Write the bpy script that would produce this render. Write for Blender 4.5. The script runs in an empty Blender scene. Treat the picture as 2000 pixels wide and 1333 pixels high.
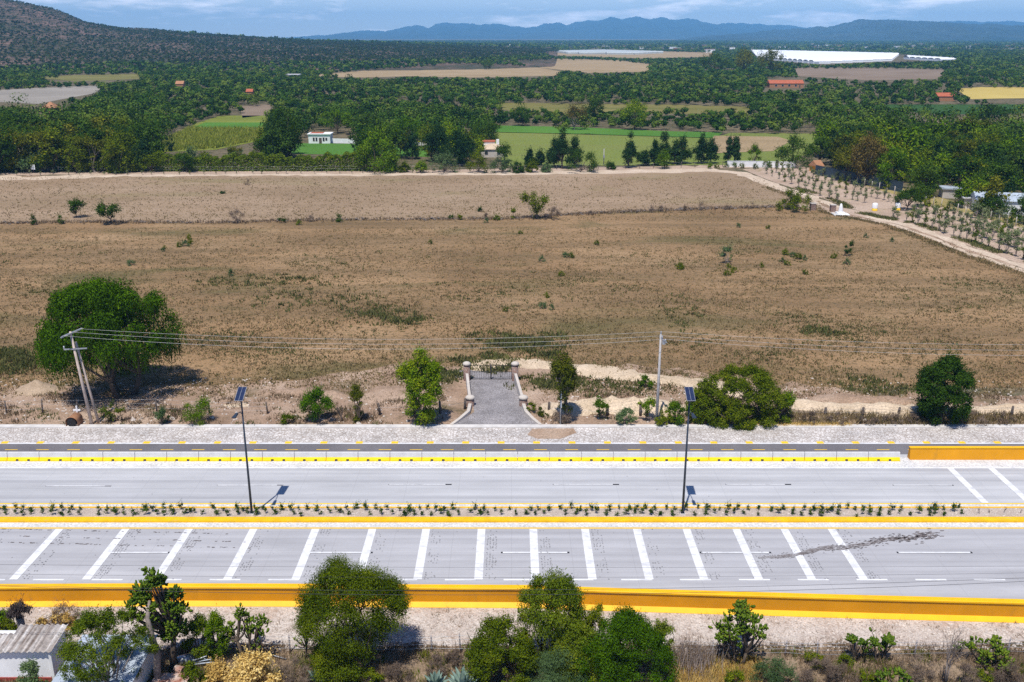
import bpy, math, random
import numpy as np
from mathutils import Vector

# ------------------------------------------------------------------ camera, sky, sun, exposure
F, HC, TH = 1850.0, 37.6, math.radians(17.86)      # focal length in photo pixels, camera height, downward pitch
CT, ST = math.cos(TH), math.sin(TH)
scene = bpy.context.scene
cam = bpy.data.cameras.new('camera'); camo = bpy.data.objects.new('camera', cam)
scene.collection.objects.link(camo)
cam.sensor_width = 36.0; cam.lens = 36.0*F/2000.0; cam.clip_start = 1.0; cam.clip_end = 80000.0
camo.location = (0, 0, HC); camo.rotation_euler = (math.pi/2-TH, 0, 0)
scene.camera = camo

SUN_V = Vector((0.14, 0.42, -1.0)).normalized()    # the way the light travels
sun = bpy.data.lights.new('sun', 'SUN'); suno = bpy.data.objects.new('sun', sun)
scene.collection.objects.link(suno)
sun.energy = 4.8; sun.angle = math.radians(0.5); sun.color = (1.0, 0.955, 0.88)
suno.rotation_euler = SUN_V.to_track_quat('-Z', 'Y').to_euler(); suno.location = (0, 0, 200)
SUN_EL = math.asin(-SUN_V.z); SUN_AZ = math.atan2(-SUN_V.x, -SUN_V.y)

world = bpy.data.worlds.new('World'); scene.world = world; world.use_nodes = True
wn, wl = world.node_tree.nodes, world.node_tree.links
wn.clear()
w_out = wn.new('ShaderNodeOutputWorld'); w_bg = wn.new('ShaderNodeBackground')
sky = wn.new('ShaderNodeTexSky'); sky.sky_type = 'NISHITA'; sky.sun_disc = False
sky.sun_elevation = SUN_EL; sky.sun_rotation = SUN_AZ % (2*math.pi)
sky.altitude = 1900; sky.air_density = 1.0; sky.dust_density = 0.3; sky.ozone_density = 3.0
w_bg.inputs['Strength'].default_value = 0.088
tc = wn.new('ShaderNodeTexCoord'); mp = wn.new('ShaderNodeMapping')
mp.inputs['Scale'].default_value = (1.0, 1.0, 6.0); mp.inputs['Location'].default_value = (3.1, 0.4, 0.13)
cn = wn.new('ShaderNodeTexNoise'); cn.inputs['Scale'].default_value = 9.0; cn.inputs['Detail'].default_value = 7.0
cn.inputs['Roughness'].default_value = 0.6
cr = wn.new('ShaderNodeValToRGB'); cr.color_ramp.elements[0].color = (0.14, 0.14, 0.14, 1); cr.color_ramp.elements[1].color = (0.85, 0.85, 0.85, 1); cr.color_ramp.elements[0].position = 0.50; cr.color_ramp.elements[1].position = 0.68
cm = wn.new('ShaderNodeMix'); cm.data_type = 'RGBA'
cm.inputs['B'].default_value = (25.0, 23.6, 24.6, 1)
tint = wn.new('ShaderNodeMix'); tint.data_type = 'RGBA'; tint.blend_type = 'MULTIPLY'
tint.inputs['Factor'].default_value = 1.0; tint.inputs['B'].default_value = (1.02, 1.14, 1.42, 1)
sc = wn.new('ShaderNodeMath'); sc.operation = 'MULTIPLY'; sc.inputs[1].default_value = 0.95
wl.new(tc.outputs['Generated'], mp.inputs['Vector']); wl.new(mp.outputs['Vector'], cn.inputs['Vector'])
wl.new(cn.outputs['Fac'], cr.inputs['Fac']); wl.new(cr.outputs['Color'], sc.inputs[0])
sz = wn.new('ShaderNodeSeparateXYZ'); mr = wn.new('ShaderNodeMapRange')   # the clouds lie low over the horizon
mr.inputs['From Min'].default_value = 0.03; mr.inputs['From Max'].default_value = 0.10; mr.inputs['To Min'].default_value = 1.0; mr.inputs['To Max'].default_value = 0.0
mm = wn.new('ShaderNodeMath'); mm.operation = 'MULTIPLY'
wl.new(tc.outputs['Generated'], sz.inputs[0]); wl.new(sz.outputs['Z'], mr.inputs['Value'])
wl.new(sc.outputs[0], mm.inputs[0]); wl.new(mr.outputs['Result'], mm.inputs[1]); wl.new(mm.outputs[0], cm.inputs['Factor']); wl.new(sky.outputs['Color'], tint.inputs['A'])
wl.new(tint.outputs['Result'], cm.inputs['A'])
wl.new(cm.outputs['Result'], w_bg.inputs['Color']); wl.new(w_bg.outputs['Background'], w_out.inputs['Surface'])

scene.view_settings.view_transform = 'Standard'; scene.view_settings.look = 'None'
scene.view_settings.exposure = 0.0; scene.view_settings.gamma = 1.0
scene.cycles.max_bounces = 5; scene.cycles.diffuse_bounces = 3; scene.cycles.glossy_bounces = 2
scene.cycles.transparent_max_bounces = 4; scene.cycles.volume_bounces = 3
scene.cycles.use_denoising = False

# ------------------------------------------------------------------ from photograph pixels to the place
def ray(px, py):
    xc, yc = (px-1000.0)/F, (666.5-py)/F
    return Vector((xc, CT+yc*ST, -ST+yc*CT))
def G(px, py, z=0.0):
    d = ray(px, py); t = (z-HC)/d.z
    return Vector((d.x*t, d.y*t, z))
def atY(px, py, Y):
    d = ray(px, py); t = Y/d.y
    return Vector((d.x*t, Y, HC+d.z*t))
def D(py): return G(1000, py).y
def depth(p): return p.y*CT+(HC-p.z)*ST
def proj(x, y, z):
    zc = y*CT+(HC-z)*ST
    return 1000+F*x/zc, 666.5-F*((z-HC)*CT+y*ST)/zc
def span(px, base, top, wpx):
    p = G(px, base); return p, atY(px, top, p.y).z, wpx*depth(p)/F

# ------------------------------------------------------------------ object helpers
col = scene.collection
def tag(o, label=None, cat=None, group=None, kind=None):
    if label: o['label'] = label
    if cat: o['category'] = cat
    if group: o['group'] = group
    if kind: o['kind'] = kind
    return o
def thing(name, label, cat, loc=(0, 0, 0), rz=0.0, group=None, scale=None):
    o = bpy.data.objects.new(name, None); col.objects.link(o)
    o.empty_display_size = 0.3
    o.location = loc; o.rotation_euler = (0, 0, rz)
    if scale is not None: o.scale = scale
    return tag(o, label, cat, group)
def link(name, me, parent=None):
    o = bpy.data.objects.new(name, me); col.objects.link(o)
    if parent is not None: o.parent = parent
    return o
def copy_tree(o, parent=None):
    c = o.copy(); col.objects.link(c)
    if parent is not None: c.parent = parent
    for ch in list(o.children): copy_tree(ch, c)
    return c

class MB:
    """collects vertices and faces, built as one mesh"""
    def __init__(s): s.v = []; s.f = []; s.m = []; s.mi = 0; s.smooth = []
    def add(s, vs, fs, sm=False):
        n = len(s.v); s.v += [tuple(v) for v in vs]
        for f in fs:
            s.f.append(tuple(i+n for i in f)); s.m.append(s.mi); s.smooth.append(sm)
        return s
    def box(s, x0, x1, y0, y1, z0, z1):
        vs = [(x0,y0,z0),(x1,y0,z0),(x1,y1,z0),(x0,y1,z0),(x0,y0,z1),(x1,y0,z1),(x1,y1,z1),(x0,y1,z1)]
        return s.add(vs, [(0,3,2,1),(4,5,6,7),(0,1,5,4),(1,2,6,5),(2,3,7,6),(3,0,4,7)])
    def tube(s, pts, radii, n=6, cap=True):
        pts = [Vector(p) for p in pts]
        if not hasattr(radii, '__len__'): radii = [radii]*len(pts)
        vs, fs = [], []
        prev = None
        for i, p in enumerate(pts):
            d = (pts[min(i+1, len(pts)-1)]-pts[max(i-1, 0)])
            if d.length < 1e-9: d = Vector((0, 0, 1))
            d.normalize()
            if prev is None:
                a = Vector((0, 1, 0)) if abs(d.y) < 0.9 else Vector((1, 0, 0))
                u = d.cross(a).normalized()
            else:
                u = (prev-d*prev.dot(d))
                u = u.normalized() if u.length > 1e-6 else d.orthogonal().normalized()
            prev = u; w = d.cross(u)
            for k in range(n):
                a = 2*math.pi*k/n
                vs.append(p+(u*math.cos(a)+w*math.sin(a))*radii[i])
        for i in range(len(pts)-1):
            for k in range(n):
                k2 = (k+1) % n
                fs.append((i*n+k, i*n+k2, (i+1)*n+k2, (i+1)*n+k))
        s.add(vs, fs, True)
        if cap:
            m = len(s.v)-len(vs)
            s.f.append(tuple(m+(len(pts)-1)*n+k for k in range(n))); s.m.append(s.mi); s.smooth.append(False)
            s.f.append(tuple(m+k for k in reversed(range(n)))); s.m.append(s.mi); s.smooth.append(False)
        return s
    def lathe(s, prof, n=20, c=(0, 0, 0), smooth=True):
        vs, fs = [], []
        for r, z in prof:
            for k in range(n):
                a = 2*math.pi*k/n; vs.append((c[0]+r*math.cos(a), c[1]+r*math.sin(a), c[2]+z))
        for i in range(len(prof)-1):
            for k in range(n):
                k2 = (k+1) % n; fs.append((i*n+k, i*n+k2, (i+1)*n+k2, (i+1)*n+k))
        s.add(vs, fs, smooth)
        m = len(s.v)-len(vs)
        s.f.append(tuple(m+(len(prof)-1)*n+k for k in range(n))); s.m.append(s.mi); s.smooth.append(False)
        return s
    def sweep(s, prof, path, closed_ends=True):
        """profile (dy, z) carried along a ground path of (x, y, z), offsets along world y"""
        n = len(prof); vs, fs = [], []
        for p in path:
            for dy, z in prof: vs.append((p[0], p[1]+dy, p[2]+z))
        for i in range(len(path)-1):
            for k in range(n-1):
                fs.append((i*n+k, (i+1)*n+k, (i+1)*n+k+1, i*n+k+1))
        if closed_ends:
            fs.append(tuple(range(n))); L = (len(path)-1)*n
            fs.append(tuple(L+k for k in reversed(range(n))))
        return s.add(vs, fs)
    def poly(s, pts, z=None):
        vs = [(p[0], p[1], p[2] if z is None else z) for p in pts]
        return s.add(vs, [tuple(range(len(vs)))])
    def build(s, name, mat, parent=None):
        me = bpy.data.meshes.new(name); me.from_pydata(s.v, [], s.f)
        for m in (mat if isinstance(mat, (list, tuple)) else [mat]): me.materials.append(m)
        me.polygons.foreach_set('material_index', s.m); me.polygons.foreach_set('use_smooth', s.smooth)
        me.update()
        return link(name, me, parent)

def np_mesh(name, V, n_side, mat, tint=None):
    """mesh from an (n*n_side, 3) array, each n_side consecutive vertices one face"""
    V = np.asarray(V, dtype=np.float32).reshape(-1, 3); n = len(V)//n_side
    me = bpy.data.meshes.new(name)
    me.vertices.add(len(V)); me.vertices.foreach_set('co', V.ravel())
    me.loops.add(len(V)); me.loops.foreach_set('vertex_index', np.arange(len(V), dtype=np.int32))
    me.polygons.add(n); me.polygons.foreach_set('loop_start', np.arange(0, len(V), n_side, dtype=np.int32))
    me.polygons.foreach_set('loop_total', np.full(n, n_side, dtype=np.int32))
    if tint is not None:
        at = me.attributes.new('tint', 'FLOAT', 'POINT'); at.data.foreach_set('value', np.asarray(tint, dtype=np.float32))
    me.materials.append(mat); me.update(calc_edges=True); me.validate()
    return me

# ------------------------------------------------------------------ materials
def new_mat(name):
    m = bpy.data.materials.new(name); m.use_nodes = True
    nt = m.node_tree; nt.nodes.clear()
    o = nt.nodes.new('ShaderNodeOutputMaterial')
    return m, nt, nt.nodes, nt.links, o
def n_noise(nt, vec, scale, detail=4, rough=0.55, dist=0.0):
    n = nt.nodes.new('ShaderNodeTexNoise'); n.inputs['Scale'].default_value = scale
    n.inputs['Detail'].default_value = detail; n.inputs['Roughness'].default_value = rough
    n.inputs['Distortion'].default_value = dist
    nt.links.new(vec, n.inputs['Vector']); return n.outputs['Fac']
def n_ramp(nt, fac, stops):
    r = nt.nodes.new('ShaderNodeValToRGB'); e = r.color_ramp.elements
    while len(e) > 1: e.remove(e[-1])
    for i, (p, c) in enumerate(stops):
        c = c if hasattr(c, '__len__') else (c, c, c)
        x = e[0] if i == 0 else e.new(p)
        x.position = p; x.color = (c[0], c[1], c[2], 1)
    nt.links.new(fac, r.inputs['Fac']); return r.outputs['Color']
def n_mix(nt, fac, a, b, mode='MIX'):
    m = nt.nodes.new('ShaderNodeMix'); m.data_type = 'RGBA'; m.blend_type = mode
    for key, val in (('Factor', fac), ('A', a), ('B', b)):
        if hasattr(val, 'is_output'): nt.links.new(val, m.inputs[key])
        elif key == 'Factor': m.inputs[key].default_value = val
        else: m.inputs[key].default_value = (val[0], val[1], val[2], 1)
    return m.outputs['Result']
def n_coord(nt, scale=(1, 1, 1), kind='Object', rot=(0, 0, 0)):
    t = nt.nodes.new('ShaderNodeTexCoord'); m = nt.nodes.new('ShaderNodeMapping')
    m.inputs['Scale'].default_value = scale; m.inputs['Rotation'].default_value = rot
    nt.links.new(t.outputs[kind], m.inputs['Vector']); return m.outputs['Vector']
def n_finish(nt, out, color, rough=0.9, bump=None, strength=0.4, dist=0.05, metal=0.0, spec=0.3):
    b = nt.nodes.new('ShaderNodeBsdfPrincipled')
    if hasattr(color, 'is_output'): nt.links.new(color, b.inputs['Base Color'])
    else: b.inputs['Base Color'].default_value = (*color, 1)
    b.inputs['Roughness'].default_value = rough; b.inputs['Metallic'].default_value = metal
    b.inputs['Specular IOR Level'].default_value = spec
    if bump is not None:
        bp = nt.nodes.new('ShaderNodeBump'); bp.inputs['Strength'].default_value = strength
        bp.inputs['Distance'].default_value = dist
        nt.links.new(bump, bp.inputs['Height']); nt.links.new(bp.outputs['Normal'], b.inputs['Normal'])
    nt.links.new(b.outputs['BSDF'], out.inputs['Surface']); return b

def mat_plain(name, c, rough=0.7, metal=0.0, var=0.18, scale=2.0, spec=0.3, bump=0.0, grime=None):
    """a paint, metal, wood or plaster with uneven wear"""
    m, nt, N, L, o = new_mat(name); v = n_coord(nt)
    f = n_noise(nt, v, scale, 6, 0.65)
    lo = [x*(1-var) for x in c]; hi = [min(1, x*(1+var)) for x in c]
    cc = n_ramp(nt, f, [(0.3, lo), (0.7, hi)])
    if grime:
        g1 = n_noise(nt, n_coord(nt, grime[1]), 1.0, 7, 0.7, 0.4)
        cc = n_mix(nt, n_ramp(nt, g1, [(grime[2], 0.0), (grime[2]+0.14, 0.75)]), cc, grime[0])
    n_finish(nt, o, cc, rough, n_noise(nt, v, scale*14, 3) if bump else None, bump, 0.02, metal, spec)
    return m

def mat_ground(name, stops, scale, specks=None, streak=None, fine=3.0, bump=0.5, patch=None, bdist=0.08, rot=0.0):
    """soil: ramp colours over a broad noise, stretched streaks, fine specks and bush-sized patches"""
    m, nt, N, L, o = new_mat(name); v = n_coord(nt)
    a = n_noise(nt, v, scale, 6, 0.62, 0.3)
    c = n_ramp(nt, a, stops)
    if streak:
        sv = n_coord(nt, streak[0], rot=(0, 0, rot)); s_ = n_noise(nt, sv, 1.0, 5, 0.6)
        c = n_mix(nt, n_ramp(nt, s_, [(0.38, 0.0), (0.68, streak[2])]), c, streak[1])
    if patch:
        p_ = n_noise(nt, n_coord(nt, patch[3] if len(patch) > 3 else (1, 1, 1)), patch[0], 5, 0.6, 0.5)
        c = n_mix(nt, n_ramp(nt, p_, [(patch[2], 0.0), (patch[2]+0.13, 0.85)]), c, patch[1])
    ff = n_noise(nt, v, fine, 5, 0.75)
    if specks:
        c = n_mix(nt, n_ramp(nt, ff, [(specks[1], 0.0), (specks[1]+0.1, 0.8)]), c, specks[0])
    g = n_noise(nt, v, fine*2.7, 3, 0.7)
    c = n_mix(nt, 1.0, c, n_ramp(nt, g, [(0.3, 0.62), (0.7, 1.28)]), 'MULTIPLY')
    n_finish(nt, o, c, 0.95, ff, bump, bdist, spec=0.1)
    return m

def mat_leaf(name, c1, c2, c3=None, trans=0.22, clump=0.9, use_tint=False, var=0.42, tintw=1.05):
    """leaves: each leaf its own mix of the colours, with lighter and darker boughs"""
    m, nt, N, L, o = new_mat(name)
    g = N.new('ShaderNodeNewGeometry')
    oi = N.new('ShaderNodeObjectInfo')
    v = n_coord(nt)
    b = n_noise(nt, v, clump, 3, 0.6)
    add = N.new('ShaderNodeMath'); add.operation = 'MULTIPLY_ADD'
    L.new(g.outputs['Random Per Island'], add.inputs[0]); add.inputs[1].default_value = var
    sb = N.new('ShaderNodeMath'); sb.operation = 'MULTIPLY_ADD'; sb.inputs[1].default_value = 1.1; sb.inputs[2].default_value = -0.05-var*0.5
    L.new(b, sb.inputs[0]); L.new(sb.outputs[0], add.inputs[2])
    fac = add.outputs[0]
    if use_tint:
        at = N.new('ShaderNodeAttribute'); at.attribute_name = 'tint'
        a2 = N.new('ShaderNodeMath'); a2.operation = 'MULTIPLY_ADD'; a2.inputs[1].default_value = tintw
        sub = N.new('ShaderNodeMath'); sub.operation = 'SUBTRACT'; sub.inputs[1].default_value = 0.5
        L.new(at.outputs['Fac'], sub.inputs[0]); L.new(sub.outputs[0], a2.inputs[0]); L.new(fac, a2.inputs[2]); fac = a2.outputs[0]
    else:
        a2 = N.new('ShaderNodeMath'); a2.operation = 'MULTIPLY_ADD'; a2.inputs[1].default_value = 0.35
        sub = N.new('ShaderNodeMath'); sub.operation = 'SUBTRACT'; sub.inputs[1].default_value = 0.5
        L.new(oi.outputs['Random'], sub.inputs[0]); L.new(sub.outputs[0], a2.inputs[0]); L.new(fac, a2.inputs[2]); fac = a2.outputs[0]
    c3 = c3 or [x*1.5 for x in c2]
    c = n_ramp(nt, fac, [(0.1, c1), (0.55, c2), (0.95, c3)])
    d = N.new('ShaderNodeBsdfDiffuse'); t = N.new('ShaderNodeBsdfTranslucent'); mx = N.new('ShaderNodeMixShader')
    mx.inputs['Fac'].default_value = trans
    L.new(c, d.inputs['Color']); L.new(c, t.inputs['Color'])
    L.new(d.outputs[0], mx.inputs[1]); L.new(t.outputs[0], mx.inputs[2])
    L.new(mx.outputs[0], o.inputs['Surface'])
    return m

def mat_concrete(name, base, dark, joint=4.6):
    """road slabs: long wear bands, blotches, grain and sawn joints"""
    m, nt, N, L, o = new_mat(name); v = n_coord(nt)
    band = n_noise(nt, n_coord(nt, (0.006, 0.9, 1)), 1.0, 4, 0.6)
    c = n_ramp(nt, band, [(0.34, dark), (0.62, base)])
    blot = n_noise(nt, n_coord(nt, (0.1, 0.45, 1)), 1.0, 6, 0.65)
    c = n_mix(nt, 1.0, c, n_ramp(nt, blot, [(0.3, 0.86), (0.7, 1.08)]), 'MULTIPLY')
    grain = n_noise(nt, v, 9.0, 4, 0.8)
    c = n_mix(nt, 1.0, c, n_ramp(nt, grain, [(0.3, 0.93), (0.7, 1.05)]), 'MULTIPLY')
    sx = N.new('ShaderNodeSeparateXYZ'); L.new(v, sx.inputs[0])
    w = N.new('ShaderNodeMath'); w.operation = 'PINGPONG'; w.inputs[1].default_value = joint/2
    wob = N.new('ShaderNodeMath'); wob.operation = 'MULTIPLY_ADD'; wob.inputs[1].default_value = 0.08
    L.new(blot, wob.inputs[0]); L.new(sx.outputs['X'], wob.inputs[2]); L.new(wob.outputs[0], w.inputs[0])
    lt = N.new('ShaderNodeMath'); lt.operation = 'LESS_THAN'; lt.inputs[1].default_value = 0.018
    L.new(w.outputs[0], lt.inputs[0])
    jf = N.new('ShaderNodeMath'); jf.operation = 'MULTIPLY'; jf.inputs[1].default_value = 0.3; L.new(lt.outputs[0], jf.inputs[0])
    c = n_mix(nt, jf.outputs[0], c, [x*0.6 for x in dark])
    n_finish(nt, o, c, 0.75, grain, 0.15, 0.01, spec=0.25)
    return m

def mat_stones(name, stone_a, stone_b, mortar, scale, bump=0.6):
    """stones set in mortar or loose gravel"""
    m, nt, N, L, o = new_mat(name); v = n_coord(nt)
    dv = N.new('ShaderNodeTexVoronoi'); dv.feature = 'DISTANCE_TO_EDGE'; dv.inputs['Scale'].default_value = scale
    cv = N.new('ShaderNodeTexVoronoi'); cv.inputs['Scale'].default_value = scale
    L.new(v, dv.inputs['Vector']); L.new(v, cv.inputs['Vector'])
    sep = N.new('ShaderNodeSeparateColor'); L.new(cv.outputs['Color'], sep.inputs[0])
    c = n_mix(nt, sep.outputs[0], stone_a, stone_b)
    e = n_ramp(nt, dv.outputs['Distance'], [(0.03, 0.0), (0.12, 1.0)])
    c = n_mix(nt, e, mortar, c)
    big = n_noise(nt, v, 0.35, 5, 0.65)
    c = n_mix(nt, 1.0, c, n_ramp(nt, big, [(0.3, 0.72), (0.7, 1.15)]), 'MULTIPLY')
    n_finish(nt, o, c, 0.9, e, bump, 0.05, spec=0.15)
    return m

M = {}
M['field'] = mat_ground('dry_pasture', [(0.25, (0.245, 0.150, 0.076)), (0.5, (0.335, 0.213, 0.112)), (0.75, (0.43, 0.29, 0.165))], 0.035,
    specks=((0.085, 0.07, 0.032), 0.53), streak=((0.02, 0.16, 1), (0.15, 0.105, 0.055), 0.75), fine=1.1,
    patch=(0.05, (0.125, 0.112, 0.045), 0.55, (0.45, 1.3, 1)), bump=0.9, bdist=0.2)
M['field_far'] = mat_ground('pale_pasture', [(0.25, (0.265, 0.182, 0.112)), (0.5, (0.345, 0.245, 0.16)), (0.75, (0.42, 0.31, 0.215))], 0.03,
    specks=((0.13, 0.10, 0.055), 0.62), streak=((0.012, 0.12, 1), (0.25, 0.18, 0.11), 0.65), fine=0.8,
    patch=(0.04, (0.25, 0.20, 0.10), 0.57, (0.4, 1.3, 1)), bump=0.7, bdist=0.2)
M['earth'] = mat_ground('woodland_floor', [(0.3, (0.10, 0.085, 0.045)), (0.7, (0.21, 0.165, 0.105))], 0.03, specks=((0.05, 0.06, 0.025), 0.5), fine=0.25, bump=0.3)
M['verge'] = mat_ground('verge_soil', [(0.25, (0.24, 0.155, 0.10)), (0.5, (0.39, 0.27, 0.19)), (0.75, (0.54, 0.41, 0.31))], 0.16,
    specks=((0.10, 0.08, 0.04), 0.57), fine=2.2, patch=(0.2, (0.15, 0.115, 0.06), 0.55), bump=0.9, bdist=0.15)
M['sand'] = mat_ground('pale_sand', [(0.3, (0.52, 0.40, 0.27)), (0.7, (0.70, 0.56, 0.41))], 0.3, specks=((0.36, 0.27, 0.17), 0.62), fine=2.0, bump=0.5)
M['track'] = mat_ground('gravel_track', [(0.3, (0.47, 0.36, 0.26)), (0.7, (0.66, 0.54, 0.42))], 0.2, specks=((0.30, 0.23, 0.15), 0.62), fine=1.0, bump=0.3)
M['plot'] = mat_ground('plantation_soil', [(0.3, (0.37, 0.265, 0.195)), (0.7, (0.52, 0.40, 0.31))], 0.1, specks=((0.2, 0.16, 0.09), 0.6), fine=0.8, bump=0.3,
    patch=(0.12, (0.27, 0.22, 0.10), 0.58))
M['scrub'] = mat_ground('scrub_soil', [(0.25, (0.19, 0.13, 0.085)), (0.5, (0.31, 0.225, 0.15)), (0.75, (0.43, 0.325, 0.225))], 0.4,
    specks=((0.09, 0.075, 0.035), 0.54), fine=3.0, patch=(0.35, (0.13, 0.115, 0.05), 0.55), bump=0.9, bdist=0.12)
M['gravel'] = mat_ground('pale_gravel', [(0.3, (0.44, 0.355, 0.30)), (0.5, (0.58, 0.50, 0.44)), (0.75, (0.71, 0.64, 0.575))], 0.5, specks=((0.33, 0.25, 0.19), 0.52), fine=3.0, bump=1.0, bdist=0.12,
    patch=(0.35, (0.50, 0.385, 0.31), 0.58))
M['pitched'] = mat_stones('stone_pitching', (0.52, 0.48, 0.45), (0.76, 0.72, 0.69), (0.38, 0.325, 0.285), 3.4, 0.5)
M['cobble'] = mat_stones('grey_setts', (0.30, 0.28, 0.285), (0.42, 0.395, 0.40), (0.19, 0.17, 0.165), 6.0, 0.5)
M['median'] = mat_ground('median_soil', [(0.3, (0.42, 0.34, 0.28)), (0.7, (0.58, 0.49, 0.42))], 0.6, specks=((0.26, 0.2, 0.15), 0.6), fine=3.5, bump=0.7)
M['road_near'] = mat_concrete('concrete_grey', (0.475, 0.47, 0.485), (0.37, 0.365, 0.38))
M['road_far'] = mat_concrete('concrete_pale', (0.53, 0.53, 0.54), (0.385, 0.385, 0.40))
M['shoulder'] = mat_ground('dusty_concrete', [(0.3, (0.58, 0.565, 0.55)), (0.7, (0.72, 0.71, 0.695))], 0.6, specks=((0.52, 0.46, 0.41), 0.62), fine=2.0, bump=0.1, patch=(0.25, (0.55, 0.48, 0.42), 0.64, (0.3, 3, 1)))
M['asphalt'] = mat_ground('worn_asphalt', [(0.3, (0.15, 0.14, 0.15)), (0.7, (0.205, 0.195, 0.205))], 0.2, fine=5.0, bump=0.2)
M['white'] = mat_plain('white_road_paint', (0.75, 0.75, 0.76), 0.6, var=0.10, scale=2.2, grime=((0.50, 0.50, 0.515), (0.8, 1.6, 1), 0.50))
M['yline'] = mat_plain('yellow_road_paint', (0.88, 0.56, 0.03), 0.6, var=0.12, scale=3.0)
M['black'] = mat_plain('black_primer', (0.03, 0.03, 0.035), 0.8)
M['dirt'] = mat_plain('dark_spill', (0.16, 0.135, 0.13), 0.9, var=0.5, scale=0.7)
M['rubber'] = mat_plain('dot_scuff', (0.24, 0.235, 0.245), 0.9, var=0.4, scale=1.5)
M['ywall'] = mat_plain('yellow_wall_paint', (0.93, 0.485, 0.004), 0.55, var=0.10, scale=0.6, bump=0.1, grime=((0.42, 0.26, 0.05), (0.5, 0.8, 2.0), 0.60))
M['ywall_face'] = mat_plain('shaded_yellow_paint', (0.66, 0.285, 0.004), 0.6, var=0.12, scale=0.4, bump=0.15, grime=((0.45, 0.22, 0.02), (0.7, 0.7, 0.25), 0.58))  # the wall's yellow darkened to stand for shade on the upright face
M['ykerb'] = mat_plain('yellow_kerb_paint', (0.90, 0.50, 0.008), 0.6, var=0.15, scale=1.2, grime=((0.42, 0.33, 0.2), (0.8, 3, 3), 0.58))
M['ybar'] = mat_plain('yellow_barrier_paint', (0.90, 0.62, 0.006), 0.6, var=0.12, scale=0.8, grime=((0.45, 0.38, 0.24), (1.2, 3, 5), 0.62))
M['barrier'] = mat_plain('barrier_concrete', (0.62, 0.61, 0.61), 0.8, var=0.15, scale=1.0, grime=((0.36, 0.33, 0.30), (0.9, 2, 2), 0.58))
M['kerb'] = mat_plain('kerb_concrete', (0.62, 0.59, 0.56), 0.8, var=0.18, scale=0.9)
M['steel'] = mat_plain('dark_painted_steel', (0.045, 0.06, 0.085), 0.45, 0.3, var=0.2)
M['galv'] = mat_plain('galvanised_steel', (0.45, 0.47, 0.50), 0.45, 0.6, var=0.2)
M['solar'] = mat_plain('solar_cells', (0.02, 0.03, 0.075), 0.25, 0.0, var=0.3, spec=0.6)
M['polecon'] = mat_plain('pole_concrete', (0.43, 0.41, 0.40), 0.85, var=0.2, scale=1.5)
M['polewood'] = mat_plain('pale_pole_wood', (0.52, 0.42, 0.36), 0.85, var=0.25, scale=1.2)
M['wire'] = mat_plain('aluminium_wire', (0.62, 0.62, 0.62), 0.5, 0.2)
M['wire_dark'] = mat_plain('black_cable', (0.05, 0.05, 0.06), 0.6)
M['bark'] = mat_plain('brown_bark', (0.10, 0.075, 0.055), 0.95, var=0.4, scale=3.0, bump=0.5)
M['bark_grey'] = mat_plain('grey_bark', (0.24, 0.20, 0.175), 0.95, var=0.35, scale=3.0, bump=0.5)
M['post'] = mat_plain('weathered_post_wood', (0.12, 0.095, 0.08), 0.95, var=0.3, scale=5.0)
M['post_grey'] = mat_plain('grey_post_wood', (0.36, 0.32, 0.31), 0.95, var=0.3, scale=5.0)
M['brick'] = mat_stones('pillar_brick', (0.20, 0.105, 0.08), (0.30, 0.17, 0.13), (0.38, 0.32, 0.28), 5.5, 0.4)
M['cream'] = mat_plain('cream_plaster', (0.55, 0.495, 0.44), 0.85, var=0.12, scale=1.5)
M['iron'] = mat_plain('black_iron', (0.035, 0.033, 0.035), 0.6)
M['signw'] = mat_plain('white_sign_back', (0.75, 0.78, 0.80), 0.4)
M['clay'] = mat_plain('orange_clay', (0.40, 0.20, 0.105), 0.9, var=0.25, scale=2.5)
M['dark'] = mat_plain('opening_shade', (0.02, 0.018, 0.018), 0.9)  # near-black fill: the shade of hollows put into the colour
M['wallw'] = mat_plain('white_wall_paint', (0.86, 0.86, 0.86), 0.8, var=0.1, scale=0.8)
M['redbase'] = mat_plain('red_wall_paint', (0.38, 0.07, 0.05), 0.8, var=0.2)
M['tin'] = mat_ground('weathered_tin_rib_shade', [(0.3, (0.48, 0.44, 0.41)), (0.7, (0.72, 0.68, 0.645))], 0.6, specks=((0.28, 0.17, 0.11), 0.64), fine=1.6, bump=0.1, streak=((3.4, 0.10, 1), (0.17, 0.125, 0.10), 0.95))  # brown streaks near rib width: rust, and rib shading put into the colour
M['bluetin'] = mat_plain('pale_blue_sheet', (0.46, 0.52, 0.60), 0.5, 0.1, var=0.12, scale=0.8)
M['rust'] = mat_ground('rusty_sheet', [(0.35, (0.30, 0.10, 0.06)), (0.55, (0.50, 0.36, 0.30)), (0.75, (0.62, 0.55, 0.50))], 2.0, fine=5.0, bump=0.1)
M['tile'] = mat_plain('terracotta_tile', (0.42, 0.12, 0.06), 0.85, var=0.25, scale=0.8)
M['glass'] = mat_plain('dark_window', (0.03, 0.035, 0.045), 0.2)
M['plastic'] = mat_plain('white_greenhouse_film', (0.88, 0.89, 0.90), 0.5, var=0.06, scale=0.02)
M['net'] = mat_plain('blue_black_shade_net', (0.035, 0.055, 0.075), 0.9, var=0.3, scale=0.5)
M['rock'] = mat_plain('grey_field_stone', (0.17, 0.14, 0.12), 0.95, var=0.4, scale=1.2)
M['pale_stone'] = mat_plain('pale_loose_stone', (0.58, 0.51, 0.45), 0.9, var=0.25, scale=1.5)
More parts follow.
